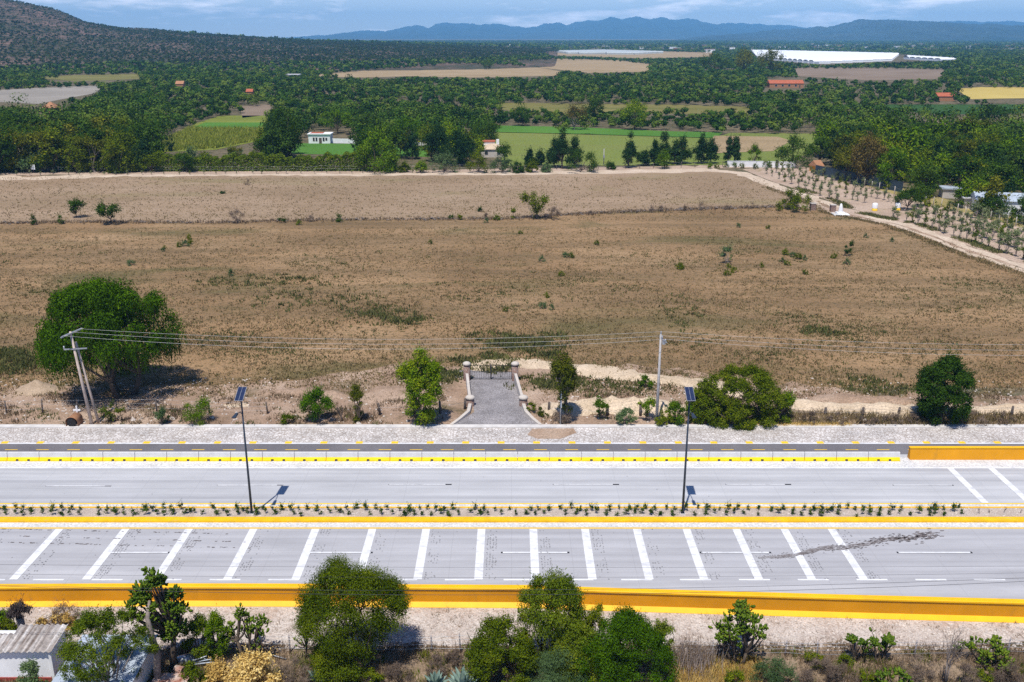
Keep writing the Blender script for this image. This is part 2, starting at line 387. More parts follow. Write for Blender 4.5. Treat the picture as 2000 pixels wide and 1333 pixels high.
# leaves
LF = {}
LF['pepper'] = mat_leaf('pepper_tree_leaves', (0.026, 0.063, 0.003), (0.082, 0.171, 0.006), (0.204, 0.294, 0.013), clump=0.5)
LF['pepper2'] = mat_leaf('olive_pepper_leaves', (0.050, 0.087, 0.007), (0.148, 0.202, 0.012), (0.296, 0.299, 0.027), clump=0.7)
LF['mesquite'] = mat_leaf('mesquite_leaves', (0.041, 0.072, 0.004), (0.126, 0.170, 0.008), (0.277, 0.274, 0.017), clump=0.8)
LF['lime'] = mat_leaf('yellow_green_leaves', (0.040, 0.092, 0.005), (0.132, 0.224, 0.008), (0.310, 0.333, 0.014), clump=0.7)
LF['dark'] = mat_leaf('dark_green_leaves', (0.019, 0.048, 0.006), (0.053, 0.106, 0.011), (0.114, 0.174, 0.019), clump=0.6)
LF['conifer'] = mat_leaf('conifer_needles', (0.011, 0.031, 0.009), (0.029, 0.066, 0.017), (0.057, 0.099, 0.026), clump=0.6, trans=0.1)
LF['euca'] = mat_leaf('eucalyptus_leaves', (0.042, 0.058, 0.007), (0.130, 0.145, 0.012), (0.26, 0.235, 0.025), clump=0.3)
LF['rusty'] = mat_leaf('brownish_leaves', (0.065, 0.055, 0.014), (0.17, 0.125, 0.035), (0.26, 0.20, 0.06), clump=0.5)
LF['grey'] = mat_leaf('grey_green_leaves', (0.046, 0.083, 0.030), (0.109, 0.172, 0.063), (0.184, 0.241, 0.103), clump=0.8)
LF['sap'] = mat_leaf('sapling_leaves', (0.11, 0.14, 0.06), (0.21, 0.25, 0.11), (0.32, 0.34, 0.17), clump=0.8)
LF['twig'] = mat_leaf('dry_twigs', (0.11, 0.08, 0.06), (0.215, 0.16, 0.12), (0.33, 0.26, 0.195), clump=0.8)
LF['straw'] = mat_leaf('dry_yellow_leaves', (0.32, 0.19, 0.05), (0.70, 0.48, 0.14), (0.88, 0.70, 0.32), clump=1.2)
LF['cactus'] = mat_leaf('cactus_pads', (0.049, 0.097, 0.011), (0.130, 0.194, 0.019), (0.276, 0.297, 0.033), trans=0.02, clump=1.5)
LF['agave'] = mat_leaf('agave_blades', (0.14, 0.21, 0.17), (0.24, 0.33, 0.28), (0.40, 0.47, 0.42), trans=0.02, clump=1.5)
LF['forest'] = mat_leaf('far_wood_leaves', (0.023, 0.056, 0.008), (0.057, 0.116, 0.014), (0.132, 0.183, 0.026), clump=0.02, use_tint=True, trans=0.12, var=0.15)
LF['hillscrub'] = mat_leaf('hill_scrub_leaves', (0.022, 0.040, 0.010), (0.046, 0.070, 0.018), (0.085, 0.095, 0.03), clump=0.01, use_tint=True, trans=0.1, var=0.15, tintw=0.5)
LF['tuft'] = mat_leaf('dry_grass_blades', (0.125, 0.11, 0.040), (0.26, 0.19, 0.095), (0.44, 0.33, 0.19), clump=0.08, trans=0.1, var=0.6)
LF['tuft_brown'] = mat_leaf('brown_weed_stalks', (0.12, 0.09, 0.05), (0.28, 0.195, 0.125), (0.47, 0.36, 0.235), clump=0.5, trans=0.1, var=0.6)
LF['weed'] = mat_leaf('green_weed_leaves', (0.065, 0.080, 0.024), (0.13, 0.140, 0.045), (0.22, 0.20, 0.075), clump=0.5, var=0.6)
LF['crop'] = mat_leaf('maize_leaves', (0.12, 0.18, 0.025), (0.27, 0.31, 0.045), (0.44, 0.41, 0.09), clump=0.15)

# ------------------------------------------------------------------ foliage
def rnd_dirs(rng, n):
    d = rng.normal(size=(n, 3)); return d/np.linalg.norm(d, axis=1, keepdims=True)
def leaf_quads(P, Nn, size, aspect, rng, T=None):
    """diamond leaves at P facing Nn; T is the long axis when given"""
    n = len(P)
    if T is None: T = rnd_dirs(rng, n)
    T = T-Nn*(T*Nn).sum(1, keepdims=True)
    T /= np.maximum(np.linalg.norm(T, axis=1, keepdims=True), 1e-6)
    B = np.cross(Nn, T)
    s = np.asarray(size).reshape(-1, 1)*np.ones((n, 1))
    a = T*s*0.5; b = B*s*0.5*aspect
    return np.stack([P-a, P+b, P+a, P-b], axis=1).reshape(-1, 3)

PROF = {   # crown base as a share of the height, then (height share, radius share)
    'round': (0.18, [(0, .45), (.25, .9), (.5, 1), (.75, .82), (1, .22)]),
    'dome': (0.02, [(0, .82), (.3, 1), (.6, .85), (.85, .5), (1, .18)]),
    'column': (0.06, [(0, .55), (.3, 1), (.7, .9), (1, .2)]),
    'tall': (0.14, [(0, .35), (.3, .8), (.6, 1), (.85, .7), (1, .15)]),
    'cone': (0.12, [(0, .85), (.2, 1), (.55, .62), (1, .05)]),
    'umbrella': (0.42, [(0, .35), (.35, .9), (.7, 1), (1, .45)]),
    'shrub': (0.0, [(0, .6), (.4, 1), (.75, .85), (1, .3)]),
    'mound': (0.0, [(0, .94), (.25, 1), (.6, .86), (.85, .52), (1, .18)]),
    'weeping': (0.22, [(0, .55), (.2, .92), (.45, 1), (.75, .8), (1, .3)]),
    'vase': (0.25, [(0, .25), (.5, .7), (.85, 1), (1, .7)]),
}
def crown_lobes(rng, style, h, w, K, lob=0.34, flat=0.85, env=1.0):
    """bough centres: most just under the outer surface of the crown, some inside"""
    z0, pr = PROF[style]; R = w/2
    tt = np.array([p[0] for p in pr]); rr = np.array([p[1] for p in pr]); ts = np.linspace(0, 1, 60); ps = np.interp(ts, tt, rr)
    C, RR = [], []; f1, f2, f3 = rng.random(3)*6.28
    while len(C) < K:
        rho = math.sqrt(rng.random())*ps.max(); ok_ = ts[ps >= rho]
        if len(ok_) == 0: continue
        lr = min(R, h*0.5)*lob*rng.choice([0.6, 0.8, 1.0, 1.25])*rng.uniform(0.85, 1.15)
        q_ = rng.random()
        if q_ < 0.25 and style == 'mound': t = ok_.min()+rng.random()*0.12
        elif q_ < 0.42: t = ok_.max()-abs(rng.normal())*0.05
        elif q_ < 0.78: t = rng.random(); rho = float(np.interp(t, tt, rr))*rng.uniform(0.82, 1.0)
        else: t = rng.uniform(ok_.min(), ok_.max())
        t = min(max(t, 0), 1); a = rng.random()*2*math.pi
        rad = max(0.0, min(rho*R, R*float(np.interp(t, tt, rr))-lr*0.5))
        k1 = math.sin(2*a+f1)*0.5+math.sin(3*a+f2+4*t)*0.5; k2 = 0.5+0.5*math.sin(2*a+f3)*math.cos(5*rho+f1)
        rad *= min(1.06, max(0.6, 0.95+0.26*env*k1)); z = h*(z0+(1-z0)*t)*(1-0.22*env*k2*(t > 0.45))
        z = min(z, h-lr*0.8*flat) if t > 0.5 else max(z, lr*0.55*flat+z0*h*0.6)
        C.append((rad*math.cos(a), rad*math.sin(a), z)); RR.append(lr)
    return np.array(C), np.array(RR)

def crown_mesh(name, mat, rng, style, h, w, K=26, n=3000, leaf=0.2, aspect=0.6, lob=0.34, droop=0.0, strands=0, flat=0.85, shell=2.4, offset=None, jit=0.0, sy=1.0, sprigs=None, env=1.0):
    C, R = crown_lobes(rng, style, h, w, K, lob, flat, env)
    if offset is not None: C = C+np.array(offset)*(C[:, 2:3]/h)
    C[:, 1] *= sy
    wts = R**2; wts = wts/wts.sum()
    idx = rng.choice(K, size=n, p=wts)
    d = rnd_dirs(rng, n)
    rad = R[idx]*(rng.random(n)**(1/shell))*(1+rng.normal(size=n)*jit)
    P = C[idx]+d*rad[:, None]*np.array([1, 1, flat])
    P += rng.normal(size=(n, 3))*leaf*0.3
    N = d*0.8+rng.normal(size=(n, 3))*0.5+np.array([0, 0, 0.25])
    N /= np.linalg.norm(N, axis=1, keepdims=True)
    T = None
    if droop: T = rnd_dirs(rng, n)*(1-droop)+np.array([0, 0, -1])*droop
    V = [leaf_quads(P, N, leaf*rng.uniform(0.6, 1.35, n), aspect, rng, T)]
    if strands:
        pick = rng.choice(K, size=strands, p=wts)
        dd = rnd_dirs(rng, strands); dd[:, 2] = -np.abs(dd[:, 2])*0.6
        S = C[pick]+dd*R[pick][:, None]*np.array([1, 1, flat])
        L = h*rng.uniform(0.05, 0.2, strands); m = 9
        PP, = [np.concatenate([S+np.array([0, 0, -1])*(L*k/m)[:, None]+rng.normal(size=S.shape)*leaf*0.25 for k in range(m)])]
        PP = PP[PP[:, 2] > 0.12*h]
        NN = rng.normal(size=PP.shape); NN[:, 2] *= 0.3
        NN /= np.linalg.norm(NN, axis=1, keepdims=True)
        TT = np.tile(np.array([0., 0, -1]), (len(PP), 1))+rng.normal(size=PP.shape)*0.25
        V.append(leaf_quads(PP, NN, leaf*rng.uniform(0.7, 1.3, len(PP)), aspect*0.6, rng, TT))
    ns = K*3 if sprigs is None else sprigs
    if ns:
        pick = rng.choice(K, size=ns, p=wts); cen = np.array([0, 0, h*0.45])
        dd = C[pick]-cen; dd /= np.maximum(np.linalg.norm(dd, axis=1, keepdims=True), 1e-6)
        dd = dd*0.8+rnd_dirs(rng, ns)*0.8+np.array([0, 0, 0.25-0.5*(droop > 0)]); dd /= np.linalg.norm(dd, axis=1, keepdims=True)
        S = C[pick]+dd*R[pick][:, None]*0.85; L = leaf*rng.uniform(1.5, 4.0, ns); m = 6
        PP = np.concatenate([S+dd*(L*k/m)[:, None]+rng.normal(size=S.shape)*leaf*0.22 for k in range(m)])
        NN = rnd_dirs(rng, len(PP)); NN[:, 2] = np.abs(NN[:, 2])
        V.append(leaf_quads(PP, NN, leaf*rng.uniform(0.5, 1.0, len(PP)), aspect*0.8, rng, np.tile(dd, (m, 1))+rng.normal(size=PP.shape)*0.4))
    V = np.concatenate(V)
    V[:, 2] = np.maximum(V[:, 2], 0.02)
    return np_mesh(name, V, 4, mat), C, R

def trunk_mb(rng, C, h, style, r0, stems=1, limbs=12, fork=None):
    z0 = PROF[style][0]; fork = fork if fork is not None else max(0.08, z0*0.8)
    mb = MB()
    order = rng.permutation(len(C))[:limbs]
    for s in range(stems):
        a = 2*math.pi*s/max(stems, 1)+rng.random()
        base = Vector((0.5*r0*stems*math.cos(a)*(stems > 1)*1.6, 0.5*r0*stems*math.sin(a)*(stems > 1)*1.6, -0.1))
        top = Vector((base.x*1.6+rng.normal()*0.05*h*0.4, base.y*1.6+rng.normal()*0.05*h*0.4, h*fork*rng.uniform(0.85, 1.15)+0.05))
        mid = (base+top)*0.5+Vector((rng.normal()*0.03*h, rng.normal()*0.03*h, 0))*0.4
        rr = r0/(stems**0.5)
        mb.tube([base, mid, top], [rr*1.25, rr, rr*0.85], 7)
        for i in order[s::stems]:
            c = Vector(C[i])
            mid2 = top.lerp(c, 0.5)+Vector((rng.normal()*0.04*h, rng.normal()*0.04*h, -0.02*h+abs(rng.normal())*0.03*h))
            mb.tube([top, mid2, c], [rr*0.6, rr*0.35, rr*0.12], 5, False)
    return mb

_seed = [100]
def rng_new():
    _seed[0] += 1; return np.random.default_rng(_seed[0])

def plant(name, label, cat, px, base, top, wpx, style, leafmat, group=None, K=26, n=3000, leaf=0.2, aspect=0.6, lob=0.34, droop=0.0,
          strands=0, r0=None, stems=1, limbs=12, bark='bark', flat=0.85, offset=None, shell=2.4, trunk_name='trunk', crown_name='crown', rz=None, jit=0.0, fork=None, hw=None, sy=1.0, sprigs=None, env=1.0):
    """a tree or bush standing where the photograph has it: foot at (px, base), top at row top, wpx wide"""
    p, h, w = span(px, base, top, wpx)
    if hw: h, w = hw
    rng = rng_new()
    t = thing(name, label, cat, p, 0, group)
    me, C, R = crown_mesh(crown_name, LF[leafmat], rng, style, h, w, K, n, leaf, aspect, lob, droop, strands, flat, shell, offset, jit, sy, sprigs, env)
    trunk_mb(rng, C, h, style, r0 or h*0.022, stems, limbs, fork).build(trunk_name, M[bark], t)
    link(crown_name, me, t)
    return t

# stock of tree shapes for the woods; each placed tree is an object of its own with its own trunk and crown
STOCK = {}
def stock(kind, style, leafmat, h, w, n, leaf, K=18, bark='bark', **kw):
    rng = rng_new()
    me, C, R = crown_mesh('crown', LF[leafmat], rng, style, h, w, K, n, leaf, **kw)
    tr = trunk_mb(rng, C, h, style, h*0.024, 1, 7)
    tm = bpy.data.meshes.new('trunk'); tm.from_pydata(tr.v, [], tr.f); tm.materials.append(M[bark]); tm.update()
    STOCK.setdefault(kind, []).append((me, tm, h, w))
def put(kind, name, label, cat, loc, h, w, group=None, rz=None, which=None):
    lst = STOCK[kind]; me, tm, h0, w0 = lst[random.randrange(len(lst)) if which is None else which]
    t = thing(name, label, cat, loc, random.random()*6.28 if rz is None else rz, group, (w/w0, w/w0, h/h0))
    link('trunk', tm, t); link('crown', me, t)
    return t

random.seed(5)
for i in range(3): stock('round', 'round', 'dark', 8, 8, 1300, 0.62, lob=0.38)
for i in range(2): stock('round', 'round', 'mesquite', 8, 8, 1300, 0.60, lob=0.38)
for i in range(2): stock('tallround', 'tall', 'dark', 11, 8, 1500, 0.66, lob=0.36)
for i in range(2): stock('euca', 'tall', 'euca', 12, 8, 1300, 0.62, lob=0.3, bark='bark_grey')
stock('euca', 'tall', 'mesquite', 12, 8, 1300, 0.62, lob=0.32)
for i in range(2): stock('conifer', 'cone', 'conifer', 10, 6, 2200, 0.55, K=30, lob=0.4)
for i in range(2): stock('bush', 'dome', 'mesquite', 4, 6, 900, 0.5, lob=0.4)
for i in range(2): stock('bush', 'dome', 'grey', 3.6, 5, 700, 0.45, lob=0.4)
stock('lime', 'round', 'lime', 6, 5, 900, 0.5, lob=0.4)
for i in range(3): stock('sapling', 'tall', 'sap', 3.0, 1.3, 260, 0.26, K=7, lob=0.5, bark='bark_grey')
stock('sapling', 'tall', 'mesquite', 3.0, 1.4, 260, 0.26, K=7, lob=0.5)

def far_mass(name, label, P, Hh, Ww, K, leaf, mat, seed, group=None, sub=5):
    """a wood that reads as one mass: N crowns of K leaf clumps each, in one mesh"""
    rng = np.random.default_rng(seed); N = len(P)
    Hh = np.asarray(Hh); Ww = np.asarray(Ww)
    sc = rnd_dirs(rng, N*sub).reshape(N, sub, 3)*rng.uniform(0.2, 0.62, (N, sub, 1))
    which = rng.integers(0, sub, (N, K))
    c = np.take_along_axis(sc, which[:, :, None].repeat(3, 2), 1)
    d = rnd_dirs(rng, N*K).reshape(N, K, 3)
    q = c+d*0.46*rng.random((N, K, 1))**0.4
    Q = np.empty((N, K, 3))
    Q[..., 0] = P[:, None, 0]+q[..., 0]*Ww[:, None]*0.5
    Q[..., 1] = P[:, None, 1]+q[..., 1]*Ww[:, None]*0.5
    Q[..., 2] = P[:, None, 2]+np.maximum(0.03, 0.52+q[..., 2]*0.48)*Hh[:, None]
    Nn = (q*1.5)+d*0.25+rng.normal(size=(N, K, 3))*0.16+np.array([0, 0, 0.15])
    Nn /= np.linalg.norm(Nn, axis=2, keepdims=True)
    size = (np.asarray(leaf)*np.ones(N))[:, None]*rng.uniform(0.65, 1.35, (N, K))
    V = leaf_quads(Q.reshape(-1, 3), Nn.reshape(-1, 3), size.ravel(), 0.75, rng)
    tint = np.repeat(rng.random(N), K*4)
    o = link(name, np_mesh(name, V, 4, mat, tint))
    return tag(o, label, None, group, 'stuff')

def tufts(name, label, pts, hgt, blades, mat, seed, width=0.07, spread=0.12):
    """grass and weeds: blades standing in small clumps, one mesh"""
    rng = np.random.default_rng(seed); N = len(pts)
    B = np.repeat(pts, blades, axis=0)+np.concatenate([rng.normal(size=(N*blades, 2))*spread, np.zeros((N*blades, 1))], axis=1)
    hh = np.repeat(hgt, blades)*rng.uniform(0.5, 1.2, N*blades)
    a = rng.random(N*blades)*2*math.pi
    side = np.stack([np.cos(a), np.sin(a), np.zeros_like(a)], 1)*(width*rng.uniform(0.6, 1.5, N*blades))[:, None]
    lean = np.stack([rng.normal(size=N*blades), rng.normal(size=N*blades), np.zeros(N*blades)], 1)*(hh*0.35)[:, None]
    tip = B+lean; tip[:, 2] += hh
    V = np.stack([B-side, B+side, tip], axis=1).reshape(-1, 3)
    return tag(link(name, np_mesh(name, V, 3, mat)), label, None, None, 'stuff')

def in_poly(px, py, poly):
    c = False; n = len(poly); j = n-1
    for i in range(n):
        xi, yi = poly[i]; xj, yj = poly[j]
        if (yi > py) != (yj > py) and px < (xj-xi)*(py-yi)/(yj-yi)+xi: c = not c
        j = i
    return c
def in_poly_np(px, py, poly):
    c = np.zeros(len(px), bool); n = len(poly); j = n-1
    for i in range(n):
        xi, yi = poly[i]; xj, yj = poly[j]
        if yi != yj:
            c ^= ((yi > py) != (yj > py)) & (px < (xj-xi)*(py-yi)/(yj-yi)+xi)
        j = i
    return c

# ------------------------------------------------------------------ prickly pears, agaves, bare trees
def pad(mb, b, up, nrm, L, W):
    up = up.normalized(); nrm = (nrm-up*nrm.dot(up)).normalized(); sd = up.cross(nrm)
    n = 9; vs = []
    for k in range(n):
        a = 2*math.pi*k/n-math.pi/2
        t = (math.sin(a)+1)/2
        vs.append(b+up*L*t+sd*W*0.5*math.cos(a)*(0.75+0.35*t))
    c = b+up*L*0.52; th = L*0.11
    vs += [c+nrm*th, c-nrm*th]
    fs = [(k, (k+1) % n, n) for k in range(n)]+[((k+1) % n, k, n+1) for k in range(n)]
    mb.add(vs, fs, True)
def prickly(name, label, px, base, top, wpx, npads=90, L=0.42, trunk_h=0.3, stems=3, seed=1, group=None, style='round', K=14, sy=1.0):
    """pads in clusters at the ends of short woody arms"""
    p, h, w = span(px, base, top, wpx)
    rng = np.random.default_rng(seed); t = thing(name, label, 'cactus', p, 0, group)
    tr, mb = MB(), MB(); C, R = crown_lobes(rng, style, h, w, K, 0.36)
    C[:, 2] = np.maximum(C[:, 2], trunk_h*h*0.8); C[:, 1] *= sy
    base_ = []
    for s in range(stems):
        a = 2*math.pi*s/stems+rng.random(); b = Vector((0.1*w*math.cos(a), 0.1*w*math.sin(a), -0.05)); e = Vector((0.2*w*math.cos(a), 0.2*w*math.sin(a), h*trunk_h*rng.uniform(0.8, 1.15)))
        tr.tube([b, b.lerp(e, .5)+Vector((rng.normal()*.03*w, rng.normal()*.03*w, 0)), e], [0.022*h+0.03, 0.02*h+0.02, 0.016*h+0.02], 6); base_.append(e)
    for c, r in zip(C, R):
        cv = Vector(c); e = min(base_, key=lambda q: (q-cv).length)
        tr.tube([e, e.lerp(cv, 0.55)-Vector((0, 0, 0.05*h)), cv], [0.016*h+0.015, 0.012*h+0.012, 0.02], 5, False)
    wts = R**2/(R**2).sum()
    for k in range(npads):
        i = rng.choice(K, p=wts); d = Vector(rnd_dirs(rng, 1)[0]); d.z = abs(d.z)*0.9-0.25
        c = Vector(C[i])+d.normalized()*R[i]*rng.uniform(0.0, 0.6)
        u = (d.normalized()+Vector((0, 0, 0.75))+Vector(rng.normal(size=3)*0.35)).normalized()
        nr = Vector(rng.normal(size=3))
        if abs(nr.normalized().dot(u)) > 0.95: nr = u.orthogonal()
        l = L*rng.uniform(0.75, 1.25)
        if c.z+l > h: c.z = h-l
        pad(mb, c, u, nr, l, l*0.66)
    tr.build('trunk', M['bark'], t); mb.build('pads', LF['cactus'], t)
    return t
def agave(label, px, base, r, n=26, seed=1):
    rng = random.Random(seed); t = thing('agave', label, 'agave', G(px, base)); mb = MB()
    for k in range(n):
        a = k*2.399+rng.uniform(-.2, .2); el = math.radians(12+70*(k/n)**0.8+rng.uniform(-6, 6)); L = r*rng.uniform(0.85, 1.1)
        out = Vector((math.cos(a), math.sin(a), 0)); sd = Vector((-math.sin(a), math.cos(a), 0))
        vs = []; fs = []
        for j, (s, wd) in enumerate([(0, .55), (.25, .9), (.6, .75), (.85, .38), (1, .03)]):
            c = out*(L*s*math.cos(el))+Vector((0, 0, 0.04+L*s*math.sin(el)-0.10*L*s*s*math.cos(el)))
            up = Vector((0, 0, 1))*math.cos(el)-out*math.sin(el)
            W = wd*r*0.15
            vs += [c+sd*W+up*W*0.35, c-up*W*0.25, c-sd*W+up*W*0.35]
            if j:
                o = (j-1)*3; fs += [(o, o+1, o+4, o+3), (o+1, o+2, o+5, o+4)]
        mb.add(vs, fs, False)
    mb.build('blades', LF['agave'], t); return t
def branch(mb, rng, b, d, L, r, depth_):
    e = b+d*L; m = b.lerp(e, 0.5)+Vector((rng.uniform(-1, 1), rng.uniform(-1, 1), rng.uniform(-.5, .5)))*L*0.08
    mb.tube([b, m, e], [r, r*0.8, r*0.55], 5, False)
    if depth_ <= 0: return
    for k in range(rng.choice([2, 3, 3])):
        q = b.lerp(e, rng.uniform(0.5, 1.0))
        dd = (d+Vector((rng.uniform(-.75, .75), rng.uniform(-.75, .75), rng.uniform(-.15, .55)))).normalized()
        branch(mb, rng, q, dd, L*rng.uniform(0.5, 0.8), r*0.5, depth_-1)
def bare_tree(name, label, cat, px, base, top, seed, stems=2, r=0.05, depth_=4, mat='bark_grey', group=None, spread=0.3):
    p = G(px, base); h = atY(px, top, p.y).z; rng = random.Random(seed)
    t = thing(name, label, cat, p, 0, group); tr, br = MB(), MB()
    for s in range(stems):
        d = Vector((rng.uniform(-spread, spread), rng.uniform(-spread, spread), 1)).normalized()
        b = Vector((rng.uniform(-.1, .1), rng.uniform(-.1, .1), -.05)); L = h*0.38; e = b+d*L
        tr.tube([b, e], [r, r*0.7], 6)
        for k in range(4):
            dd = (d+Vector((rng.uniform(-.6, .6), rng.uniform(-.6, .6), rng.uniform(0, .5)))).normalized()
            branch(br, rng, b.lerp(e, rng.uniform(.55, 1)), dd, h*0.26, r*0.5, depth_-2)
    tr.build('trunk', M[mat], t); br.build('branches', M[mat], t); return t

# ------------------------------------------------------------------ ground helpers
def sheet(name, pts, z, mat, kind='structure', parent=None):
    mb = MB(); mb.poly([(p[0], p[1]) for p in pts] if len(pts[0]) == 2 else pts, z)
    o = mb.build(name, mat, parent)
    if kind and parent is None: o['kind'] = kind
    return o
def pxsheet(name, pts, z, mat, kind='structure'):
    return sheet(name, [tuple(G(x, y))[:2] for x, y in pts], z, mat, kind)
def rag(pts, rng, step=2.0, amp=0.4):
    """the outline pts walked in short steps with an uneven edge"""
    out = []
    for i in range(len(pts)):
        a, b = np.array(pts[i][:2], float), np.array(pts[(i+1) % len(pts)][:2], float)
        k = max(1, int(np.linalg.norm(b-a)/step))
        for j in range(k):
            q = a+(b-a)*j/k+rng.normal(size=2)*amp*(j > 0); out.append((q[0], q[1]))
    return out
def berm(name, pts, width, height, mat, seed, kind='structure', nx=11, step=0.7):
    """an uneven low ridge of earth along a line"""
    rng = np.random.default_rng(seed); P = []
    for i in range(len(pts)-1):
        a, b = np.array(pts[i][:2], float), np.array(pts[i+1][:2], float)
        k = max(2, int(np.linalg.norm(b-a)/step))
        P += [a+(b-a)*j/k for j in range(k)]
    P.append(np.array(pts[-1][:2], float)); P = np.array(P); n = len(P)
    T = np.gradient(P, axis=0); T /= np.linalg.norm(T, axis=1, keepdims=True)
    S = np.stack([-T[:, 1], T[:, 0]], 1)
    def sm(k, amp): 
        x = rng.normal(size=n+2*k); return np.convolve(x, np.ones(k)/k, 'same')[k:-k]*amp*math.sqrt(k)
    wv = np.maximum(0.3, 1+sm(7, 0.22)); hv = np.maximum(0.15, 1+sm(5, 0.3)+sm(13, 0.2)); ov = sm(9, 0.3)
    end = np.minimum(1, np.minimum(np.arange(n), np.arange(n)[::-1])/4.0)
    vs = []; fs = []
    for i in range(n):
        for j in range(nx):
            s = 2*j/(nx-1)-1
            q = P[i]+S[i]*(s*width*0.5*wv[i]+ov[i])
            z = height*hv[i]*end[i]*(1-abs(s)**1.7)*(1+rng.normal()*0.13)-0.04
            vs.append((q[0]+rng.normal()*0.05, q[1]+rng.normal()*0.05, z))
    for i in range(n-1):
        for j in range(nx-1): fs.append((i*nx+j, (i+1)*nx+j, (i+1)*nx+j+1, i*nx+j+1))
    mb = MB(); mb.add(vs, fs, True); o = mb.build(name, mat)
    if kind: o['kind'] = kind
    return o
def rocks(mb, rng, x, y, r, z=0.0, squash=0.65):
    n = 6; vs = []; fs = []
    for i, (q, zz) in enumerate([(0.75, -0.3), (1.0, 0.25), (0.6, 0.85)]):
        for k in range(n):
            a = 2*math.pi*k/n+i*0.4; qq = q*rng.uniform(0.75, 1.2)
            vs.append((x+r*qq*math.cos(a), y+r*qq*math.sin(a), z+r*squash*(zz+rng.uniform(-.12, .12))))
    vs.append((x, y, z+r*squash))
    for i in range(2):
        for k in range(n): fs.append((i*n+k, i*n+(k+1) % n, (i+1)*n+(k+1) % n, (i+1)*n+k))
    for k in range(n): fs.append((2*n+k, 2*n+(k+1) % n, 3*n))
    mb.add(vs, fs, False)

# ------------------------------------------------------------------ ground and hills
sheet('ground', [(-26000, -300), (26000, -300), (26000, 17500), (-26000, 17500)], 0.0, M['earth'])

RPX = [-400, -200, 0, 60, 110, 170, 250, 400, 600, 750, 900, 1000, 1100]
RPY = [-60, -40, -1, 9, 21, 46, 56, 68, 80.5, 86, 91, 95, 98]
def ridge_z(pxa):
    py = np.interp(pxa, RPX, RPY)
    phi = TH+np.arctan((py-666.5)/F)
    z = HC-2500*np.tan(phi)
    return np.where(pxa > 1090, 0.0, np.maximum(0.0, z))
def terrain(x, y):
    x = np.asarray(x, float); y = np.asarray(y, float)
    pxa = 1000+1943*x/np.maximum(y, 1.0)
    t = np.clip((y-1000)/(2500-1000), 0, 1); s = t*t*(3-2*t)
    back = np.clip(1-(y-2500)/2500, 0, 1)
    z = ridge_z(pxa)*s*np.where(y > 2500, back, 1)
    bump = (np.sin(x*0.011+1.3)*np.sin(y*0.009)+0.6*np.sin(x*0.031+y*0.017)+0.4*np.sin(x*0.05-y*0.043+2))*0.05
    return z*(1+bump*np.clip(z/40, 0, 1)*np.clip(1-abs(y-2500)/400, 0.25, 1))
M['hill'] = mat_ground('hill_soil', [(0.3, (0.075, 0.075, 0.038)), (0.5, (0.155, 0.105, 0.075)), (0.72, (0.34, 0.20, 0.165))], 0.007,
    specks=((0.03, 0.042, 0.018), 0.47), fine=0.05, bump=0.2, streak=((0.003, 0.02, 1), (0.06, 0.06, 0.03), 0.7))
mb = MB(); rs = np.linspace(-0.80, 0.06, 130); ys = np.concatenate([np.linspace(980, 2600, 60), np.linspace(2650, 5000, 14)])
vs = []
for yy in ys:
    zz = terrain(rs*yy, np.full_like(rs, yy))
    vs += [(r*yy, yy, z-0.3 if z < 0.4 else z) for r, z in zip(rs, zz)]
n = len(rs)
mb.add(vs, [(i*n+j, i*n+j+1, (i+1)*n+j+1, (i+1)*n+j) for i in range(len(ys)-1) for j in range(n-1)], True)
o = mb.build('hill', M['hill']); o['kind'] = 'structure'

def mountain(name, sil, dist, depth_, seed, mat):
    rng = np.random.default_rng(seed); px = np.arange(sil[0][0], sil[-1][0]+1, 3.0)
    py = np.interp(px, [s[0] for s in sil], [s[1] for s in sil])
    k = rng.normal(size=len(px)+20); k = np.convolve(k, np.ones(5)/5, 'same')[10:-10]
    py = py+k*2.4
    phi = TH+np.arctan((py-666.5)/F); zr = np.maximum(2, HC-dist*np.tan(phi))
    ts = np.concatenate([np.linspace(0, 1, 22), [1.06, 1.15, 1.3]]); vs = []
    g = rng.normal(size=(len(ts), len(px)+40))
    for i in range(len(ts)): g[i] = np.convolve(g[i], np.ones(9)/9, 'same')*3
    for i in range(1, len(ts)): g[i] = g[i]*0.45+g[i-1]*0.75
    g = g[:, 20:-20]
    for i, t in enumerate(ts):
        yy = dist-depth_*(1-t)
        sh = (t**0.8 if t <= 1 else max(0, 1-(t-1)*2.2))
        amp = 0.10*math.sin(math.pi*min(t, 1))
        for j in range(len(px)):
            x = (px[j]-1000)/1943*(dist)*(0.9+0.1*t)
            vs.append((x, yy, zr[j]*max(0, sh+amp*g[i, j])-(8 if i == 0 else 0)))
    n = len(px); mb = MB()
    mb.add(vs, [(i*n+j, i*n+j+1, (i+1)*n+j+1, (i+1)*n+j) for i in range(len(ts)-1) for j in range(n-1)], True)
    o = mb.build(name, mat); o['kind'] = 'structure'; return o
M['mount'] = mat_ground('mountain_scrub', [(0.3, (0.025, 0.042, 0.030)), (0.7, (0.065, 0.075, 0.055))], 0.0012, fine=0.004, bump=0.0)
mountain('mountains', [(540, 82), (600, 72), (650, 69), (690, 64), (720, 60), (762, 61), (790, 54), (812, 49), (838, 53), (860, 46), (885, 44), (915, 46), (940, 49), (962, 47), (1000, 51),
    (1035, 53), (1062, 46), (1085, 45), (1108, 48), (1125, 44), (1150, 40), (1168, 43), (1190, 34), (1212, 39), (1243, 32), (1268, 37), (1290, 34), (1318, 38), (1340, 35), (1375, 44),
    (1400, 49), (1440, 45), (1480, 49), (1520, 50), (1560, 53), (1620, 55), (1700, 58), (1760, 52), (1830, 44), (1880, 40), (1930, 44), (1990, 41), (2060, 46), (2150, 55)], 16500, 4200, 3, M['mount'])
